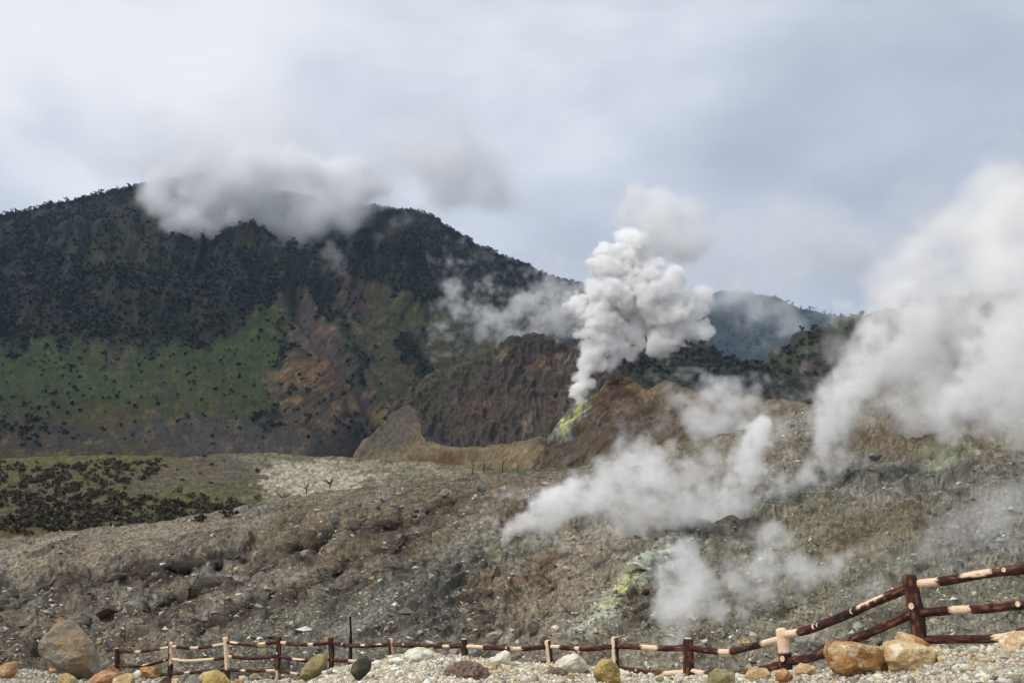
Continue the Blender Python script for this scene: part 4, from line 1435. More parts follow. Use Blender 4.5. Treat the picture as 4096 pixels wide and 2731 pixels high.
M_PEB = colour_mat('pebble', 0.85, 0.75, 1.2, 60.0)
M_RUB = colour_mat('rubble', 0.9, 0.7, 1.3, 6.0)


def build_gravel():
    n = 52000
    g = np.random.default_rng(77)
    nr, nc = 86, TERR.shape[1]
    cj = g.random(n) * (nc - 1.001)
    ld = lip_d(-260 + cj * 4.0)
    off = np.where(g.random(n) < 0.86, 0.7 - 3.6 * g.random(n), 1.0 - 7 * g.random(n))
    dist = ld + off
    ri = np.where(off <= 0, (dist - 1.5) / (ld - 1.5) * 59, 59 + np.clip(off / 16 - 0.06, 0, 1) / 0.94 * 25 + np.clip(off / 0.96, 0, 1))
    ri = np.clip(ri, 0, nr - 1.001)
    i0, j0 = ri.astype(int), cj.astype(int)
    u, v = (cj - j0)[:, None], (ri - i0)[:, None]
    P = (TERR[i0, j0] * (1 - u) + TERR[i0, j0 + 1] * u) * (1 - v) + (TERR[i0 + 1, j0] * (1 - u) + TERR[i0 + 1, j0 + 1] * u) * v
    keep = np.abs(proj(P)[0] - 512) < 720
    P = P[keep]
    n = len(P)
    r = np.clip(np.exp(g.normal(size=n) * 0.5) * 0.0135, 0.006, 0.055)
    P[:, 2] += r * 0.25
    cols = np.array([lin(214, 208, 192), lin(198, 190, 172), lin(182, 174, 156), lin(160, 154, 142), lin(204, 196, 168), lin(190, 166, 118), lin(176, 130, 86), lin(128, 122, 114), lin(224, 222, 214)])
    pr = np.array([0.2, 0.2, 0.16, 0.12, 0.12, 0.05, 0.03, 0.05, 0.07])
    t = cols[g.choice(len(cols), n, p=pr / pr.sum())] * (0.8 + 0.35 * g.random((n, 1)))
    # the right side is darker, mixed gravel; yellowish drift in the middle
    px, _ = proj(P)
    m = sstep(640, 880, px)[:, None] * 0.15
    t = t * (1 - m * np.array([1.0, 1.02, 1.08]))
    m = sstep(330, 240, px)[:, None] * 0.2
    t = t * (1 - m)
    ys = (sstep(0.25, 0.7, fbm(P / 0.8 + 3, 3)) * sstep(430, 480, px) * sstep(700, 600, px))[:, None]
    t = t * (1 - ys * np.array([0.06, 0.14, 0.45]))
    scatter_stones('loose_gravel', P, r, t, 78, M_PEB, 'white and cream pebbles covering the foreground terrace')


build_gravel()


def build_rubble():
    n = 80000

    def w(X, Y, C):
        return (0.35 + sstep(-0.2, 0.5, fbm(xy0(X, Y, 30, 21), 4, 0.6))) * (0.5 + 0.9 * sstep(560, 640, Y))
    P, X, Y, g = sample_patch(SLOPE, n, w, 91)
    d = P[:, 1]
    r = np.exp(g.normal(size=n) * 0.75) * 0.037 * (d / 70) ** 0.8
    r = np.clip(r, 0.02, 0.6)
    P[:, 2] += r * 0.2
    cols = np.array([lin(140, 132, 116), lin(112, 104, 92), lin(168, 162, 148), lin(96, 84, 72), lin(196, 190, 178), lin(150, 118, 80), lin(108, 108, 108)])
    pr = np.array([0.25, 0.2, 0.16, 0.16, 0.07, 0.07, 0.09])
    t = cols[g.choice(len(cols), n, p=pr)] * (0.75 + 0.45 * g.random((n, 1)))
    scatter_stones('slope_rubble', P, r, t, 92, M_RUB, 'loose grey and brown rubble strewn over the fumarole slope', cat='rubble', smooth=False, body=(OCT_V, OCT_F))


build_rubble()

# ================================================================== FENCE
M_LOG = colour_mat('log', 0.75, 0.72, 1.22, 34.0)


def rough_bark():
    nt = M_LOG.node_tree
    b = nt.nodes['Principled BSDF']
    n = [x for x in nt.nodes if x.type == 'TEX_NOISE'][0]
    n.inputs['Detail'].default_value = 6
    n.inputs['Roughness'].default_value = 0.7
    bp = nt.nodes.new('ShaderNodeBump')
    bp.inputs['Strength'].default_value = 0.8
    bp.inputs['Distance'].default_value = 0.02
    nt.links.new(n.outputs[0], bp.inputs['Height'])
    nt.links.new(bp.outputs[0], b.inputs['Normal'])


rough_bark()
CREAM = lin(232, 202, 172)


def log_mesh(name, pts, rad, peels, seed, segs=14, ring_len=0.03, cap=True, end_peel=(False, False)):
    """a barked pole along pts: dark red-brown bark with peeled cream stretches set slightly lower"""
    pts = np.asarray(pts, float)
    L = np.concatenate([[0], np.cumsum(np.linalg.norm(np.diff(pts, axis=0), axis=1))])
    n = max(12, int(L[-1] / ring_len))
    t = np.linspace(0, 1, n)
    ext = np.vstack([2 * pts[0] - pts[1], pts, 2 * pts[-1] - pts[-2]])
    u = t * (len(pts) - 1)
    k = np.clip(u.astype(int), 0, len(pts) - 2)
    f = (u - k)[:, None]
    p0, p1, p2, p3 = ext[k], ext[k + 1], ext[k + 2], ext[k + 3]
    C = 0.5 * (2 * p1 + (p2 - p0) * f + (2 * p0 - 5 * p1 + 4 * p2 - p3) * f ** 2 + (3 * p1 - p0 - 3 * p2 + p3) * f ** 3)
    T = np.gradient(C, axis=0)
    T /= np.linalg.norm(T, axis=1)[:, None]
    toward = EYE - C
    toward /= np.linalg.norm(toward, axis=1)[:, None]
    A = toward - T * (toward * T).sum(1)[:, None]
    A /= np.linalg.norm(A, axis=1)[:, None]
    Bv = np.cross(T, A)
    if abs(T[:, 2].mean()) < 0.7:
        Bv = Bv * np.where(Bv[:, 2:3] < 0, -1.0, 1.0)                       # up
    else:
        Bv = Bv * np.where(Bv[:, 0:1] < 0, -1.0, 1.0)                       # to the right
    r = np.asarray(rad if np.ndim(rad) else [rad, rad], float)
    r = np.interp(t, np.linspace(0, 1, len(r)), r)
    ang = np.arange(segs) * 2 * math.pi / segs
    s_len = t * L[-1]
    q = np.stack([np.broadcast_to(s_len[:, None] * 2.2, (n, segs)), np.broadcast_to(np.cos(ang) * 1.2, (n, segs)) + seed * 5.3, np.broadcast_to(np.sin(ang) * 1.2, (n, segs))], -1)
    wob = fbm(q * np.array([1.2, 1, 1]), 3)
    q2 = q * np.array([1.4, 4.5, 4.5])
    bark = fbm(q2, 3, 0.6)
    peel = np.zeros((n, segs))
    edge = fbm(q * np.array([4, 2.2, 2.2]) + 30, 3, 0.6)
    for p in peels:
        a, b = p[0], p[1]
        m = sstep(-0.004, 0.004, np.minimum(t[:, None] - a, b - t[:, None]) + 0.022 * edge)
        if len(p) > 2:                                       # only round part of the girth, centred on angle p[2], half width p[3]
            da = np.abs((ang[None] - p[2] + math.pi) % (2 * math.pi) - math.pi)
            m = m * sstep(-0.1, 0.1, p[3] - da + 0.5 * edge)
        peel = np.maximum(peel, m)
    rr = r[:, None] * (1 + 0.08 * wob + 0.10 * bark * (1 - peel)) - 0.006 * peel
    if n > 6:
        rr[0] *= 0.9
        rr[-1] *= 0.9
    V = C[:, None] + rr[..., None] * (np.cos(ang)[None, :, None] * A[:, None] + np.sin(ang)[None, :, None] * Bv[:, None])
    dark, red, rust, blk = lin(58, 40, 38), lin(98, 48, 44), lin(140, 94, 66), lin(36, 30, 32)
    c = np.empty((n, segs, 3))
    c[:] = dark
    c = blend(c, red, 0.7 * sstep(0.0, 0.6, fbm(q * np.array([2.5, 2, 2]) + 7, 3, 0.6)))
    c = blend(c, rust, 0.85 * sstep(0.15, 0.6, fbm(q * np.array([2.0, 3, 3]) + 13, 3, 0.6)))
    c = blend(c, blk, 0.8 * sstep(0.1, 0.6, bark))
    c = blend(c, CREAM, peel)
    V = V.reshape(-1, 3)
    c = c.reshape(-1, 3)
    i = np.arange(n * segs).reshape(n, segs)
    j = np.roll(i, -1, 1)
    F = np.stack([i[:-1], j[:-1], j[1:], i[1:]], -1).reshape(-1, 4)
    # ends: a domed, sawn face
    V2, C2, F2 = [], [], []
    base = len(V)
    for e, ring, sgn in ((0, 0, -1), (1, n - 1, 1)):
        cc = C[ring] + T[ring] * sgn * r[ring] * 0.25
        V2.append(C[ring] + (V.reshape(n, segs, 3)[ring] - C[ring]) * 0.7 + T[ring] * sgn * r[ring] * 0.2)
        V2.append(np.repeat(cc[None], 1, 0))
        colr = CREAM if end_peel[e] else lin(84, 60, 50)
        C2.append(np.tile(colr, (segs + 1, 1)))
        o = base + e * (segs + 1)
        for m_ in range(segs):
            m2 = (m_ + 1) % segs
            F2.append((ring * segs + m_, ring * segs + m2, o + m2, o + m_))
            F2.append((o + m_, o + m2, o + segs, o + segs))
    V = np.vstack([V] + V2)
    c = np.vstack([c] + C2)
    me = bpy.data.meshes.new(name)
    faces = [tuple(x) for x in F] + [x if x[2] != x[3] else x[:3] for x in F2]
    me.from_pydata(V.tolist(), [], faces)
    a = me.color_attributes.new('Col', 'FLOAT_COLOR', 'POINT')
    c4 = np.ones((len(V), 4), np.float32)
    c4[:, :3] = c
    a.data.foreach_set('color', c4.ravel())
    me.polygons.foreach_set('use_smooth', np.ones(len(me.polygons), bool))
    me.materials.append(M_LOG)
    bm = bmesh.new()
    bm.from_mesh(me)
    bmesh.ops.recalc_face_normals(bm, faces=bm.faces)
    bm.to_mesh(me)
    bm.free()
    return me


def knot_mesh(p, nrm, r):
    """cut branch stub: short oval disc with a raised rim"""
    n = np.asarray(nrm, float)
    n /= np.linalg.norm(n)
    a = np.cross(n, (0.1, 0.2, 1.0))
    a /= np.linalg.norm(a)
    b = np.cross(n, a)
    V, F, C = [], [], []
    for rr, h, cl in ((1.15, -0.6, lin(60, 40, 36)), (1.05, 0.35, lin(70, 46, 40)), (0.85, 0.5, CREAM), (0.45, 0.42, CREAM * 0.85), (0.2, 0.45, CREAM)):
        for i in range(10):
            th = i * math.pi / 5
            V.append(p + r * rr * (0.82 * math.cos(th) * a + math.sin(th) * b) + n * h * r)
            C.append(cl)
    for k_ in range(4):
        for i in range(10):
            F.append((k_ * 10 + i, k_ * 10 + (i + 1) % 10, k_ * 10 + 10 + (i + 1) % 10, k_ * 10 + 10 + i))
    F.append(tuple(range(40, 50)))
    me = bpy.data.meshes.new('knot')
    me.from_pydata([tuple(v) for v in V], [], F)
    at_ = me.color_attributes.new('Col', 'FLOAT_COLOR', 'POINT')
    c4 = np.ones((len(V), 4), np.float32)
    c4[:, :3] = C
    at_.data.foreach_set('color', c4.ravel())
    me.materials.append(M_LOG)
    return me


# px and py of head, px and py of foot, girth in the picture, distance, peeled stretches (0 head to 1 foot, angle from the viewer's side, half width), cream head
POSTS = [
    (117, 647.5, 116.5, 676, 5.0, 21.5, [(0.65, 1.0, -0.9, 0.9)], True),
    (171, 641.5, 169.5, 677, 5.2, 21.0, [(-0.1, 0.35, -0.6, 0.9)], True),
    (225.5, 636.5, 227.5, 684, 5.6, 20.5, [(-0.1, 0.42)], True),
    (279, 636.5, 276, 684, 5.4, 20.0, [(0.45, 1.0, -0.9, 0.8)], False),
    (331, 637, 331, 676, 5.4, 19.5, [], False),
    (390.5, 638, 392, 672, 6.0, 19.0, [(-0.1, 0.6, -0.5, 0.8)], True),
    (464, 638.5, 464, 672, 6.6, 18.5, [], True),
    (547.5, 640, 550.5, 678, 7.0, 18.0, [(-0.1, 1.1, -0.4, 1.9)], True),
    (614.5, 637, 615, 678, 7.6, 17.5, [(-0.1, 0.75, -1.1, 0.9)], True),
    (688, 638, 688, 681, 10.0, 16.5, [(0.5, 1.0, -0.9, 0.75)], True),
    (781, 628.5, 786.5, 677, 12.2, 15.0, [(-0.1, 0.27), (0.88, 1.1)], True),
    (909, 575, 921, 650, 15.0, 13.0, [(0.66, 1.0, -1.15, 0.7)], False),
    (1056, 548, 1064, 640, 16.0, 11.8, [(0.0, 0.3, -0.5, 0.9)], True),
]
fence = empty('log_fence', at(500, 672, 18.5))
tag(fence, 'rustic log fence with dark red bark and peeled cream patches', 'fence')
f_inv = -np.array(fence.location)
post_obs = []
for i, (x0, y0, x1, y1, g_, d, peels, head) in enumerate(POSTS):
    a, b = at(x0, y0, d), at(x1, y1, d)
    b = b + (b - a) / np.linalg.norm(b - a) * 0.45
    r = g_ * d / FOC / 2
    me = log_mesh('post', np.array([a, a * 0.66 + b * 0.34 + np.array([0.01, 0, 0]), a * 0.33 + b * 0.67, b]) + f_inv, [r * 0.97, r, r * 1.05], peels, 500 + i, 18, 0.03, end_peel=(head, False))
    post_obs.append((child('post', me, fence), a, b, r, d))


def rail(i, pts, girth, peels, seed, over=0.0):
    """rail between posts i and i+1, from points seen along it"""
    d0, d1 = POSTS[i][5], POSTS[i + 1][5]
    x0, x1 = pts[0][0], pts[-1][0]
    P = np.array([at(x, y, d0 + (d1 - d0) * (x - x0) / (x1 - x0)) for x, y in pts])
    g = girth if np.ndim(girth) else (girth, girth)
    r = [g[0] * d0 / FOC / 2, g[1] * d1 / FOC / 2]
    me = log_mesh('rail', P + f_inv, r, peels, seed, 16, 0.03, end_peel=(seed % 2 == 0, False))
    return child('rail', me, fence), P, r


def rp(seed, n=2):
    g = random.Random(seed)
    out = []
    for k_ in range(n):
        a = g.uniform(0.05, 0.85)
        w_ = g.uniform(0.05, 0.16)
        out.append((a, a + w_) if g.random() < 0.6 else (a, a + w_ * 1.5, g.uniform(-0.6, 0.9), 0.9))
    return out


RAILS = [
    (0, [(119, 650), (136, 651), (152, 649), (169, 646.5)], 3.0, [(0.33, 0.44), (0.84, 1.1)]),
    (1, [(172, 645.5), (187, 647), (203, 646.5), (224, 643)], 3.2, [(-0.1, 0.10), (0.42, 0.58), (0.83, 1.1)]),
    (2, [(227, 641), (240, 643), (253, 644), (266, 642.5), (278, 641)], 3.6, [(0.08, 0.22, 0.5, 1.3), (0.60, 0.76)]),
    (3, [(280, 641.5), (297, 643.5), (313, 643.5), (330, 642)], 3.8, [(0.0, 0.12), (0.58, 0.68)]),
    (4, [(332, 642), (346, 644.5), (361, 645), (375, 644.5), (389.5, 643.5)], 3.8, [(0.20, 0.40, -0.9, 0.7), (0.50, 0.58, 0.9, 0.8), (0.8, 0.86, 0.9, 0.5)]),
    (5, [(392, 643), (413, 645), (437, 645.5), (450, 645.5), (463, 644.5)], 4.1, [(0.61, 0.74), (0.74, 0.9, -0.9, 0.6)]),
    (6, [(465, 645.5), (492, 647), (516, 648), (546, 646)], 4.6, [(-0.1, 0.22), (0.61, 0.73)]),
    (7, [(549, 645.5), (568.5, 647), (588, 648), (614, 645.5)], 4.8, [(-0.1, 0.19), (0.45, 0.53)]),
    (8, [(616, 645), (640, 646), (663, 647.5), (687, 647)], (5.2, 5.8), [(0.36, 0.60)]),
    (9, [(689, 647), (711, 650), (728, 651), (750, 646), (780, 638)], (6.0, 7.2), [(0.38, 0.54), (0.86, 1.1)]),
    (10, [(783, 634), (808, 629), (848, 613.5), (876, 600.5), (907, 587.5)], (8.0, 9.0), [(-0.1, 0.17), (0.60, 0.84, 0.1, 0.95)]),
    (11, [(914, 583.5), (947, 579.5), (984, 573), (1024, 568), (1057, 562)], (9.2, 9.6), [(-0.1, 0.19), (0.36, 0.59, 0.8, 1.1)]),
    (0, [(118, 665), (141, 665), (158, 661.5), (169, 658)], 3.0, [(0.38, 0.72, 0.0, 1.5), (0.85, 0.9)]),
    (1, [(171, 658), (187, 660), (210, 658.5), (226, 657)], 3.4, [(-0.1, 0.75), ]),
    (2, [(228, 655.5), (250, 657.5), (277, 655.5)], 3.5, [(-0.1, 0.1)]),
    (3, [(279, 655.5), (299, 659), (314, 659.5), (330, 659)], 3.4, [(0.22, 0.45, 0.5, 1.3)]),
    (4, [(332, 659), (350, 660), (375, 661), (391, 660)], 3.6, [(0.32, 0.42), (0.7, 0.85)]),
    (5, [(392, 660), (430, 665), (464, 664)], 4.0, [(0.3, 0.4)]),
    (6, [(465, 664), (500, 667), (520, 665), (549, 661.5)], 4.4, [(0.55, 0.6, 0.4, 0.6)]),
    (7, [(551, 661.5), (580, 668), (614, 667)], 4.6, [(0.4, 0.5)]),
    (8, [(616, 667), (640, 670.5), (663, 672.5), (687, 671)], (5.2, 5.8), [(0.68, 1.1), ]),
    (9, [(689, 669.5), (706, 672.5), (735, 674), (760, 669), (784, 663)], (5.8, 7.0), [(-0.1, 0.24, 0.2, 1.3)]),
    (10, [(786, 661), (816, 655.5), (844, 643), (876, 629), (912, 613)], (8.0, 9.0), [(0.32, 0.46, 0.9, 1.0)]),
    (11, [(916, 612.5), (956, 609), (984, 608), (1024, 604), (1060, 599)], (8.6, 9.4), [(0.22, 0.38), ]),
    (0, [(117, 680), (145, 676), (169, 673)], 3.0, []),
    (1, [(170, 673), (191, 671.5), (226, 669)], 3.0, [(0.38, 0.48)]),
    (2, [(227, 669), (251, 670), (276, 669.5)], 3.2, [(0.3, 0.4), (0.82, 1.0)]),
    (3, [(277, 669), (294, 672.5), (312, 675), (331, 677)], 3.2, [(0.28, 0.42)]),
    (10, [(787, 684), (830, 678), (880, 664), (917, 646)], (8.0, 8.6), []),
    (11, [(921, 639), (956, 638.5), (988, 638), (1010, 635), (1024, 631), (1062, 624)], (8.2, 8.8), [(0.46, 0.72)]),
]
rail_obs = []
for i, (pi, pts, g_, peels) in enumerate(RAILS):
    rail_obs.append(rail(pi, pts, g_, peels, 600 + i))
for ri, (x, y), kr in ((10, (814, 626.5), 3.0), (10, (818, 625), 2.4), (10, (852, 609), 3.0), (11, (1004, 570), 2.6), (23, (1018, 604), 3.0), (20, (636, 670), 1.5), (5, (403, 643), 1.2), (4, (342, 642.5), 1.2), (6, (506, 645.5), 1.2)):
    ob, P, r = rail_obs[ri]
    xs = proj(P)[0]
    t = np.interp(x, xs, np.arange(len(xs)))
    k_ = int(min(t, len(P) - 2))
    c = P[k_] * (1 - (t - k_)) + P[k_ + 1] * (t - k_)
    to = EYE - c
    to = to / np.linalg.norm(to) + np.array([0, 0, 0.25])
    to /= np.linalg.norm(to)
    child('knot', knot_mesh(c + to * (np.mean(r) * 0.98) + f_inv, to, kr * c[1] / FOC), ob)
for pi, t, dx, kr in ((11, 0.27, -0.35, 3.4), (10, 0.36, -0.3, 3.0), (3, 0.22, -0.4, 1.2)):
    ob, a, b, r, d = post_obs[pi]
    c = a + (b - a) * t
    to = EYE - c
    to = to / np.linalg.norm(to) + np.array([dx, 0, 0])
    to /= np.linalg.norm(to)
    child('knot', knot_mesh(c + to * r * 0.98 + f_inv, to, kr * d / FOC), ob)

# ================================================================== DEAD WOOD
M_CHAR = colour_mat('charred_wood', 0.9, 0.7, 1.3, 8.0)


def dead_stem(name, parts, label, tint, d, group=None):
    """standing dead wood: main stem and side branches, each a tapered pole; px, py points and girth in the picture"""
    root = empty(name, at(*parts[0][0][0], d))
    inv = -np.array(root.location)
    g = random.Random(hash(label) % 1000)
    for k_, (pts, g0, g1) in enumerate(parts):
        P = np.array([at(x, y, d + 0.05 * k_) for x, y in pts])
        P[0, 2] -= 0.3 if k_ == 0 else 0.0
        n = len(P)
        T = np.gradient(P, axis=0)
        T /= np.linalg.norm(T, axis=1)[:, None]
        A = np.cross(T, (0, 1, 0))
        A /= np.linalg.norm(A, axis=1)[:, None]
        Bv = np.cross(T, A)
        V = []
        for i in range(n):
            r = (g0 + (g1 - g0) * i / (n - 1)) * d / FOC / 2
            for s in range(6):
                th = s * math.pi / 3
                V.append(P[i] + inv + r * (1 + g.uniform(-0.15, 0.15)) * (math.cos(th) * A[i] + math.sin(th) * Bv[i]))
        F = [(i * 6 + s, i * 6 + (s + 1) % 6, i * 6 + 6 + (s + 1) % 6, i * 6 + 6 + s) for i in range(n - 1) for s in range(6)]
        V.append(P[-1] + inv + T[-1] * 0.02)
        F2 = [((n - 1) * 6 + s, (n - 1) * 6 + (s + 1) % 6, len(V) - 1, len(V) - 1) for s in range(6)]
        me = bpy.data.meshes.new('stem')
        me.from_pydata([tuple(v) for v in V], [], F + [f[:3] for f in F2])
        a = me.color_attributes.new('Col', 'FLOAT_COLOR', 'POINT')
        c4 = np.ones((len(V), 4), np.float32)
        c4[:, :3] = tint
        a.data.foreach_set('color', c4.ravel())
        me.materials.append(M_CHAR)
        child('stem' if k_ == 0 else 'branch', me, root)
    tag(root, label, 'dead tree', group)


dead_stem('charred_trunk', [([(350.5, 672), (351, 655), (351, 635), (350, 616)], 2.6, 2.0), ([(348.5, 672), (349, 655), (350, 636)], 1.6, 1.0)],
          'thin black charred trunk standing behind the fence', lin(24, 22, 22), 26.0)
for i, (x, y0, h, lab) in enumerate([
        (472.5, 473, 13, 'leftmost bare dead trunk standing below the crater lip'), (483.5, 472, 12, 'second bare dead trunk below the crater lip, next to the leftmost'),
        (502.5, 472, 17, 'tallest bare dead trunk standing below the crater lip'), (517.5, 475, 15, 'rightmost bare dead trunk standing below the crater lip')]):
    dead_stem('dead_tree', [([(x, y0), (x + 0.3, y0 - h * 0.5), (x + 0.6, y0 - h)], 1.3, 0.6), ([(x + 0.2, y0 - h * 0.45), (x + 2, y0 - h * 0.7)], 0.7, 0.4)], lab, lin(58, 48, 42), 262.0,
              'dead trunks below the crater')
for i, (x, y0, lab, br) in enumerate([
        (283, 502, 'tangled dead shrub with bare dark twigs on pale ground', 4), (330, 486, 'bare dead shrub at the right end of the pale ground', 3),
        (306, 492, 'dark fallen twigs across the middle of the pale ground', 3)]):
    g = random.Random(i)
    parts = [([(x, y0), (x + 1, y0 - 4), (x + 2, y0 - 9)], 1.2, 0.5)]
    for b in range(br + 2):
        a = g.uniform(-1.3, 1.3)
        parts.append(([(x + g.uniform(-1, 1), y0 - g.uniform(1, 4)), (x + 6 * math.sin(a), y0 - 4 - 4 * math.cos(a)), (x + 10 * math.sin(a), y0 - 5 - 6 * math.cos(a))], 0.8, 0.4))
    dead_stem('dead_shrub', parts, lab, lin(44, 38, 34), 225.0)

# ================================================================== STEAM, CLOUD, HAZE
def steam_mat(name, colour=(0.998, 0.998, 1.0), aniso=0.0):
    m = bpy.data.materials.new(name)
    m.use_nodes = True
    nt = m.node_tree
    nt.nodes.remove(nt.nodes['Principled BSDF'])
    pv = nt.nodes.new('ShaderNodeVolumePrincipled')
    pv.inputs['Color'].default_value = (*colour, 1)
    pv.inputs['Density'].default_value = 1.0
    pv.inputs['Anisotropy'].default_value = aniso
    nt.links.new(pv.outputs[0], nt.nodes['Material Output'].inputs['Volume'])
    return m


M_STEAM = steam_mat('steam', (1.0, 1.0, 1.0))
M_CLOUD = steam_mat('cloud', (0.95, 0.958, 0.972))


def steam(name, label, d, pts, tau, feat, soft=0.35, amp=1.0, vox=1.6, seed=0, sub=3, mat=None, fine=0.35, dj=0.6, cat='steam', puffy=False):
    """body of vapour: a field of puffs (px, py, radius in the picture) at distance d, frayed by turbulence of size feat, turned into a density grid"""
    g = np.random.default_rng(seed + 1000)
    s = d / FOC
    rows = []
    sub = sub if puffy else 0
    for p in pts:
        px, py, rp_ = p[:3]
        w_ = p[3] if len(p) > 3 else 1.0
        dd = p[4] if len(p) > 4 else d
        rows.append((*at(px, py, dd), rp_ * s, w_))
        for _ in range(sub):
            o = g.normal(size=3) * rp_ * 0.42
            rows.append((*at(px + o[0], py + o[1], dd + dj * o[2] * s), rp_ * s * g.uniform(0.55, 0.85), w_ * g.uniform(0.8, 1.1)))
    A = np.array(rows)
    me = bpy.data.meshes.new(name)
    me.from_pydata(A[:, :3].tolist(), [], [])
    for k_, nm in ((3, 'rad'), (4, 'wt')):
        a = me.attributes.new(nm, 'FLOAT', 'POINT')
        a.data.foreach_set('value', A[:, k_].astype(np.float32))
    mat = mat or M_STEAM
    me.materials.append(mat)
    ob = bpy.data.objects.new(name, me)
    col.objects.link(ob)
    amp = amp * (2.7 if puffy else 6.2)
    soft = soft if puffy else soft * 1.35
    tau = tau if puffy else tau * 0.85
    lo = (A[:, :3] - A[:, 3:4] * 1.45).min(0)
    hi = (A[:, :3] + A[:, 3:4] * 1.45).max(0)
    ng = bpy.data.node_groups.new(name, 'GeometryNodeTree')
    ng.interface.new_socket('Geometry', in_out='INPUT', socket_type='NodeSocketGeometry')
    ng.interface.new_socket('Geometry', in_out='OUTPUT', socket_type='NodeSocketGeometry')
    N, L = ng.nodes.new, ng.links.new
    gi, go, pos = N('NodeGroupInput'), N('NodeGroupOutput'), N('GeometryNodeInputPosition')

    def mth(op, *v):
        n = N('ShaderNodeMath')
        n.operation = op
        for i, x in enumerate(v):
            if isinstance(x, (int, float)):
                n.inputs[i].default_value = x
            else:
                L(x, n.inputs[i])
        return n.outputs[0]

    def noise(scale, det, rough, loc):
        n = N('ShaderNodeTexNoise')
        n.inputs['Scale'].default_value = scale
        n.inputs['Detail'].default_value = det
        n.inputs['Roughness'].default_value = rough
        va = N('ShaderNodeVectorMath')
        va.operation = 'ADD'
        L(pos.outputs[0], va.inputs[0])
        va.inputs[1].default_value = loc
        L(va.outputs[0], n.inputs['Vector'])
        return n
    f = feat * s
    # bend space with slow turbulence first, then fray the edge
    wn = noise(0.45 / f, 2, 0.5, (seed * 7.1 + 3, 5, 2))
    sb = N('ShaderNodeVectorMath')
    sb.operation = 'SUBTRACT'
    L(wn.outputs['Color'], sb.inputs[0])
    sb.inputs[1].default_value = (0.5, 0.5, 0.5)
    wv = N('ShaderNodeVectorMath')
    wv.operation = 'SCALE'
    L(sb.outputs[0], wv.inputs[0])
    wv.inputs['Scale'].default_value = 2.2 * f
    pw = N('ShaderNodeVectorMath')
    pw.operation = 'ADD'
    L(pos.outputs[0], pw.inputs[0])
    L(wv.outputs[0], pw.inputs[1])
    sn = N('GeometryNodeSampleNearest')
    L(gi.outputs[0], sn.inputs[0])
    L(pw.outputs[0], sn.inputs['Sample Position'])

    def samp(field, t):
        n = N('GeometryNodeSampleIndex')
        n.data_type = t
        L(gi.outputs[0], n.inputs[0])
        L(field, n.inputs['Value'])
        L(sn.outputs[0], n.inputs['Index'])
        return n.outputs[0]

    def attr(nm):
        n = N('GeometryNodeInputNamedAttribute')
        n.data_type = 'FLOAT'
        n.inputs[0].default_value = nm
        return n.outputs[0]
    c, r, w_ = samp(pos.outputs[0], 'FLOAT_VECTOR'), samp(attr('rad'), 'FLOAT'), samp(attr('wt'), 'FLOAT')
    dv = N('ShaderNodeVectorMath')
    dv.operation = 'DISTANCE'
    L(pw.outputs[0], dv.inputs[0])
    L(c, dv.inputs[1])
    q = mth('SUBTRACT', 1.0, mth('DIVIDE', dv.outputs['Value'], r))
    if not puffy:
        acc = 0.0
        for row in A:
            dn = N('ShaderNodeVectorMath')
            dn.operation = 'DISTANCE'
            L(pw.outputs[0], dn.inputs[0])
            dn.inputs[1].default_value = row[:3]
            x = mth('DIVIDE', dn.outputs['Value'], float(row[3]))
            acc = mth('MULTIPLY_ADD', mth('POWER', 0.30, mth('MULTIPLY', x, x)), float(row[4]), acc)
        q = mth('MULTIPLY', mth('SUBTRACT', mth('MINIMUM', acc, 1.0), 0.36), 1.3)
    n1 = noise(1.0 / f, 4, 0.58, (seed * 3.3, 1, 9))
    n2 = noise(3.2 / f, 3, 0.6, (seed * 5.3, 8, 4))
    e = mth('ADD', q, mth('MULTIPLY', mth('SUBTRACT', n1.outputs[0], 0.5), amp))
    e = mth('ADD', e, mth('MULTIPLY', mth('SUBTRACT', n2.outputs[0], 0.5), amp * fine))
    mr = N('ShaderNodeMapRange')
    mr.interpolation_type = 'SMOOTHSTEP'
    L(e, mr.inputs[0])
    mr.inputs[1].default_value = 0.0
    mr.inputs[2].default_value = soft
    mr.inputs[3].default_value = 0.0
    rtyp = float(np.median([p[2] for p in pts])) * s
    mr.inputs[4].default_value = tau / (2 * rtyp)
    den = mth('MULTIPLY', mr.outputs[0], w_) if puffy else mr.outputs[0]
    vc = N('GeometryNodeVolumeCube')
    L(den, vc.inputs['Density'])
    vc.inputs['Min'].default_value = lo
    vc.inputs['Max'].default_value = hi
    for i, k_ in enumerate(('Resolution X', 'Resolution Y', 'Resolution Z')):
        vc.inputs[k_].default_value = int(np.clip((hi[i] - lo[i]) / (vox * s), 8, 320))
    sm = N('GeometryNodeSetMaterial')
    L(vc.outputs[0], sm.inputs[0])
    sm.inputs['Material'].default_value = mat
    L(sm.outputs[0], go.inputs[0])
    md = ob.modifiers.new('vapour', 'NODES')
    md.node_group = ng
    tag(ob, label, cat, kind='stuff')
    return ob


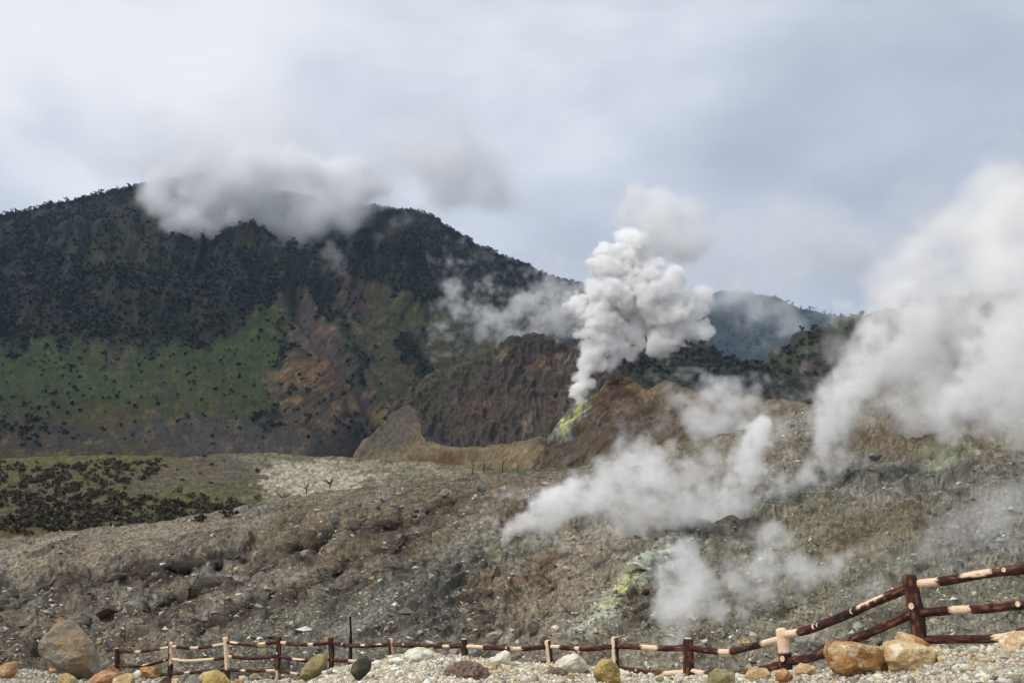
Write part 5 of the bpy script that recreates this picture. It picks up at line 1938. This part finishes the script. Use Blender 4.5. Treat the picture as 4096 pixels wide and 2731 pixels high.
steam('steam_plume', 'dense bright white steam plume rising from the yellow crater vent', 425, [
    (585, 402, 5), (584, 396, 6.5), (583, 389, 8), (585, 380, 10), (588, 371, 12), (592, 362, 12.5), (595, 352, 13.5), (598, 341, 14), (601, 330, 15), (603, 320, 16), (606, 309, 18), (604, 300, 22),
    (594, 300, 15), (616, 294, 22), (612, 280, 18), (600, 268, 15), (612, 262, 20), (626, 262, 20), (636, 272, 20), (646, 282, 21), (655, 292, 24, 0.8), (664, 305, 26, 0.8), (676, 318, 26, 0.7), (688, 312, 18, 0.7),
    (690, 328, 16, 0.6), (676, 336, 16, 0.6), (652, 318, 24, 0.7), (640, 304, 24, 0.9), (630, 330, 16, 0.4), (622, 350, 13, 0.35), (614, 365, 11, 0.3)],
    10.0, 18, 0.24, 0.66, 1.3, 1, 5, fine=0.7, puffy=True)
steam('steam_cloud', 'faint greyish steam cloud drifting above the white crater plume', 440, [
    (632, 216, 18, 0.7), (650, 212, 23), (672, 218, 27), (694, 228, 25), (706, 238, 18), (664, 236, 27), (688, 244, 23), (640, 232, 20, 0.7), (630, 252, 16, 0.4), (660, 258, 18, 0.4)],
    2.6, 30, 0.9, 0.55, 2.4, 2, 3, fine=0.4)
steam('steam_wisps', 'torn thin steam wisps drifting before the dark mountain shoulder', 600, [
    (447, 287, 10), (457, 284, 10), (452, 298, 9), (463, 304, 12), (476, 312, 14), (492, 318, 14), (508, 312, 14), (522, 304, 16), (536, 296, 15), (546, 282, 14), (552, 266, 12, 0.8), (545, 256, 10, 0.7), (558, 300, 19), (572, 312, 19),
    (500, 330, 16, 0.8), (524, 332, 18, 0.8), (548, 326, 20), (572, 332, 16), (444, 330, 11, 0.6), (458, 322, 11, 0.7), (478, 300, 11, 0.8), (575, 296, 19, 0.8), (590, 310, 17, 0.8), (480, 336, 12, 0.6)],
    1.3, 18, 1.0, 0.95, 2.0, 3, 2, fine=0.6)
steam('mist_scrap', 'tiny scrap of mist on the dark mountain below the cap cloud', 680, [(326, 256, 8), (333, 262, 9), (338, 270, 7), (330, 248, 6)], 0.4, 12, 1.1, 0.9, 1.8, 4, 2)
steam('cap_cloud', 'grey cloud bank hiding the summit of the mountain', 780, [
    (142, 190, 12, 0.35), (154, 196, 15, 0.7), (150, 182, 13, 0.6), (170, 176, 19), (200, 170, 23), (240, 170, 26), (280, 178, 27), (320, 188, 27), (358, 196, 23), (388, 203, 16, 0.9), (408, 209, 12, 0.6), (168, 206, 18), (184, 213, 19), (202, 218, 19), (224, 222, 20), (248, 223, 21), (274, 220, 22), (302, 217, 24), (332, 214, 24), (358, 210, 21), (380, 207, 16, 0.8), (398, 208, 12, 0.5), (196, 198, 25), (230, 194, 29), (270, 190, 33),
    (312, 190, 34), (350, 190, 28), (176, 190, 20), (205, 172, 27, 0.6), (255, 162, 34, 0.5), (310, 162, 36, 0.5), (360, 174, 28, 0.5), (386, 204, 20), (400, 209, 15, 0.9), (395, 194, 22, 0.5), (420, 202, 18, 0.4), (300, 225, 22, 0.8), (250, 228, 20, 0.8), (340, 222, 20, 0.8), (200, 222, 18, 0.8)],
    6.5, 52, 1.15, 0.55, 2.8, 5, 3, M_CLOUD, fine=0.4, cat='cloud')
steam('cloud_bank', 'broad soft grey cloud hanging over the mountain top', 840, [
    (90, 150, 34, 0.6), (140, 150, 40, 0.8), (190, 148, 44), (240, 142, 48), (290, 140, 48), (340, 146, 46), (390, 160, 40, 0.8), (430, 176, 32, 0.6), (470, 196, 26, 0.5), (50, 140, 30, 0.4), (250, 178, 36), (320, 176, 36), (430, 196, 30, 0.8), (466, 212, 26, 0.7), (505, 228, 24, 0.6), (545, 244, 24, 0.55), (585, 258, 22, 0.5), (420, 160, 44, 0.6), (480, 180, 40, 0.5)],
    3.4, 90, 1.3, 0.5, 5.0, 25, 2, M_CLOUD, fine=0.3, cat='cloud')
steam('low_cloud', 'low pale overcast hanging above the far blue hill', 1650, [
    (600, 250, 40, 0.7), (660, 258, 44, 0.8), (720, 264, 46), (780, 268, 46), (840, 272, 44), (900, 270, 44), (700, 220, 46, 0.6), (790, 224, 50, 0.6), (880, 226, 50, 0.6), (960, 260, 46)],
    2.2, 90, 1.4, 0.5, 5.0, 35, 2, M_CLOUD, fine=0.3, cat='cloud')
steam('hill_mist', 'low grey mist lying along the crest of the far blue hill', 1700, [
    (690, 306, 14, 0.6), (712, 302, 16), (740, 300, 18), (766, 304, 16), (788, 312, 14, 0.8), (806, 316, 12, 0.5), (740, 288, 18, 0.8), (776, 294, 18, 0.8), (660, 310, 16, 0.6), (800, 304, 16, 0.7), (830, 312, 16, 0.6)],
    2.2, 44, 1.2, 0.6, 3.0, 6, 2, None, cat='mist')
steam('vent_steam', 'bright steam streaming right from the yellow rim of the pit', 84, [
    (488, 541, 5, 0.5), (494, 529, 7, 0.6), (500, 521, 7, 0.7), (506, 541, 7), (516, 535, 9), (526, 527, 12), (538, 520, 15), (550, 512, 17), (562, 505, 18), (548, 498, 14), (562, 490, 13), (576, 494, 16), (590, 500, 16, 0.8),
    (602, 508, 14, 0.6), (535, 505, 11, 0.8), (540, 534, 8, 0.7)], 2.9, 19, 0.9, 0.7, 1.6, 7, 3, fine=0.5)
steam('drifting_steam', 'wide veil of grey steam drifting over the middle of the slope', 94, [
    (610, 512, 18), (628, 500, 22), (642, 486, 24), (648, 468, 22), (640, 456, 15, 0.8), (658, 500, 24), (680, 496, 22), (664, 478, 20), (640, 520, 20, 0.8), (626, 536, 16, 0.8), (620, 552, 11, 0.8), (621, 566, 8), (622, 573, 6), (660, 520, 20), (690, 512, 18), (612, 490, 17, 0.8), (600, 478, 13, 0.5), (680, 460, 17, 0.5),
    (700, 490, 16, 0.6), (634, 545, 14, 0.5), (600, 532, 15, 0.6), (638, 440, 16, 0.5), (690, 470, 22, 0.7), (712, 452, 17, 0.5), (704, 540, 15, 0.6), (596, 502, 19, 0.8), (584, 518, 15, 0.8), (722, 470, 15, 0.5)],
    1.7, 34, 1.0, 0.72, 2.2, 8, 3, fine=0.5)
steam('steam_column', 'slanting white steam column left of the taller ones on the right slope', 100, [
    (690, 531, 10, 0.8), (702, 525, 12), (714, 514, 15), (726, 500, 17), (738, 486, 18), (744, 471, 17), (748, 456, 17), (754, 442, 16), (760, 430, 14), (764, 420, 11), (773, 424, 9, 0.8), (730, 516, 15, 0.8), (752, 496, 16, 0.6), (776, 482, 15, 0.45)],
    3.0, 22, 0.9, 0.66, 1.8, 9, 3, fine=0.5)
steam('steam_column', 'tall bent steam column in the middle of the right slope', 108, [
    (826, 486, 8), (828, 476, 9), (826, 464, 12), (826, 450, 15), (829, 436, 17), (834, 420, 20), (840, 404, 22), (846, 390, 22), (840, 378, 16, 0.8), (856, 376, 23), (866, 362, 23), (876, 346, 24), (888, 330, 26, 0.9), (900, 314, 28, 0.85), (912, 296, 30, 0.75), (920, 276, 30, 0.7),
    (926, 254, 28, 0.6), (882, 380, 24, 0.6), (894, 360, 24, 0.7), (802, 474, 17, 0.6), (786, 482, 16, 0.6), (770, 494, 15, 0.6), (860, 400, 20, 0.6), (866, 330, 20, 0.5), (904, 340, 26, 0.7)],
    2.6, 30, 0.95, 0.72, 2.2, 10, 3, fine=0.5)
steam('steam_haze', 'broad thin steam veil behind the tall bent column on the right', 140, [
    (890, 410, 30, 0.7), (916, 380, 36), (936, 345, 38), (944, 310, 38), (950, 275, 38), (956, 240, 36, 0.9), (930, 420, 28, 0.6), (866, 395, 26, 0.5), (966, 210, 38, 0.7), (985, 185, 38, 0.6), (900, 290, 32, 0.8), (876, 305, 26, 0.6), (915, 250, 30, 0.6), (1010, 170, 40, 0.5), (940, 400, 30, 0.7), (965, 300, 36), (975, 260, 36), (850, 430, 24, 0.5), (900, 440, 22, 0.5), (830, 330, 26, 0.5), (850, 350, 26, 0.6), (820, 400, 24, 0.5), (800, 440, 24, 0.5), (990, 230, 40, 0.8), (940, 215, 36, 0.5)],
    3.2, 60, 1.2, 0.5, 3.2, 11, 3)
steam('steam_column', 'massive soft steam column along the right edge', 90, [
    (930, 457, 8, 0.7), (940, 449, 10), (946, 437, 13), (952, 425, 16), (948, 414, 12, 0.9), (966, 412, 23), (980, 396, 30), (992, 374, 34), (986, 350, 28), (1002, 340, 38), (996, 312, 34), (1014, 296, 42), (1004, 268, 36, 0.85), (1024, 250, 44, 0.75), (1016, 220, 40, 0.6), (1030, 196, 40, 0.5), (1000, 430, 25, 0.8), (1024, 412, 34),
    (1046, 380, 44), (1064, 330, 50), (1080, 280, 50), (976, 446, 12, 0.6), (1000, 453, 10, 0.5), (1050, 440, 23, 0.7)],
    3.6, 46, 0.95, 0.6, 2.6, 12, 3, fine=0.45)
steam('gully_steam', 'soft grey steam welling from the lower gully behind the fence', 50, [
    (672, 664, 12), (678, 652, 15), (676, 640, 16), (670, 628, 18), (670, 614, 20), (678, 600, 22), (690, 588, 22), (682, 572, 18), (694, 562, 15, 0.8), (704, 600, 18, 0.8), (722, 606, 16, 0.7), (655, 656, 12, 0.7), (640, 660, 10, 0.6), (676, 556, 12, 0.7), (700, 575, 18, 0.7), (716, 590, 18, 0.6), (660, 590, 14, 0.6), (700, 620, 15, 0.5), (720, 560, 14, 0.5), (664, 574, 12, 0.6), (690, 545, 14, 0.5)],
    1.7, 26, 1.0, 0.75, 2.0, 13, 3)
steam('gully_steam', 'pale steam column right of the gully steam', 51, [
    (742, 631, 6, 0.8), (744, 616, 9), (746, 602, 11), (750, 588, 14), (754, 574, 15), (762, 560, 17), (774, 546, 18), (770, 534, 13), (788, 548, 13), (790, 572, 16, 0.7), (806, 580, 17, 0.6), (824, 570, 18, 0.6), (842, 566, 17, 0.6), (856, 556, 15, 0.5), (770, 590, 16, 0.6), (735, 585, 18, 0.6), (720, 575, 16, 0.6)],
    1.6, 26, 1.0, 0.75, 2.0, 14, 3)
steam('ground_mist', 'very thin mist lying on the slope behind the right rails', 38, [
    (900, 560, 26, 0.7), (940, 545, 30), (975, 528, 32), (1010, 512, 32), (880, 590, 22, 0.6), (850, 596, 18, 0.5), (1040, 500, 32), (960, 500, 24, 0.6)],
    0.75, 44, 1.2, 0.75, 3.0, 15, 2)
steam('hill_steam', 'patchy steam over the pale hills right of the crater', 285, [
    (668, 402, 12), (680, 396, 15), (694, 398, 16), (708, 404, 17), (722, 396, 16), (734, 388, 12), (716, 416, 18), (736, 410, 17), (752, 414, 17), (696, 420, 16), (772, 418, 15, 0.8), (740, 430, 17, 0.7), (664, 412, 10, 0.7), (790, 424, 15, 0.5), (800, 440, 15, 0.5)],
    1.8, 28, 1.05, 0.8, 2.1, 16, 3, fine=0.5)
steam('lip_steam', 'small steam puff on the slope below the crater flank', 186, [
    (640, 446, 11), (650, 438, 11), (652, 452, 12), (634, 462, 11), (662, 456, 12), (626, 474, 10, 0.7), (676, 446, 10, 0.6)],
    1.7, 22, 1.0, 0.75, 2.0, 17, 3)
steam('vent_haze', 'thin yellowish fume clinging to the sulphur wall below the plume', 412, [
    (572, 410, 9), (580, 406, 9), (565, 418, 8, 0.8), (592, 398, 7), (600, 386, 7, 0.7), (606, 378, 6, 0.6)], 0.5, 14, 1.2, 0.7, 1.8, 18, 2)


def build_haze():
    """the moist blue air between the viewer and the hills"""
    m = bpy.data.materials.new('air')
    m.use_nodes = True
    nt = m.node_tree
    nt.nodes.remove(nt.nodes['Principled BSDF'])
    pv = nt.nodes.new('ShaderNodeVolumePrincipled')
    pv.inputs['Color'].default_value = (0.46, 0.66, 1.0, 1)
    pv.inputs['Density'].default_value = 0.00007
    nt.links.new(pv.outputs[0], nt.nodes['Material Output'].inputs['Volume'])
    x, y0, y1, z0, z1 = 3200, -60, 4300, -60, 900
    V = np.array([(-x, y0, z0), (x, y0, z0), (x, y1, z0), (-x, y1, z0), (-x, y0, z1), (x, y0, z1), (x, y1, z1), (-x, y1, z1)], float)
    F = np.array([(0, 3, 2, 1), (4, 5, 6, 7), (0, 1, 5, 4), (1, 2, 6, 5), (2, 3, 7, 6), (3, 0, 4, 7)])
    o = mesh_np('haze', V, F, m, smooth=False)
    tag(o, 'thin blue haze in the air over the whole valley', 'haze', kind='stuff')


build_haze()
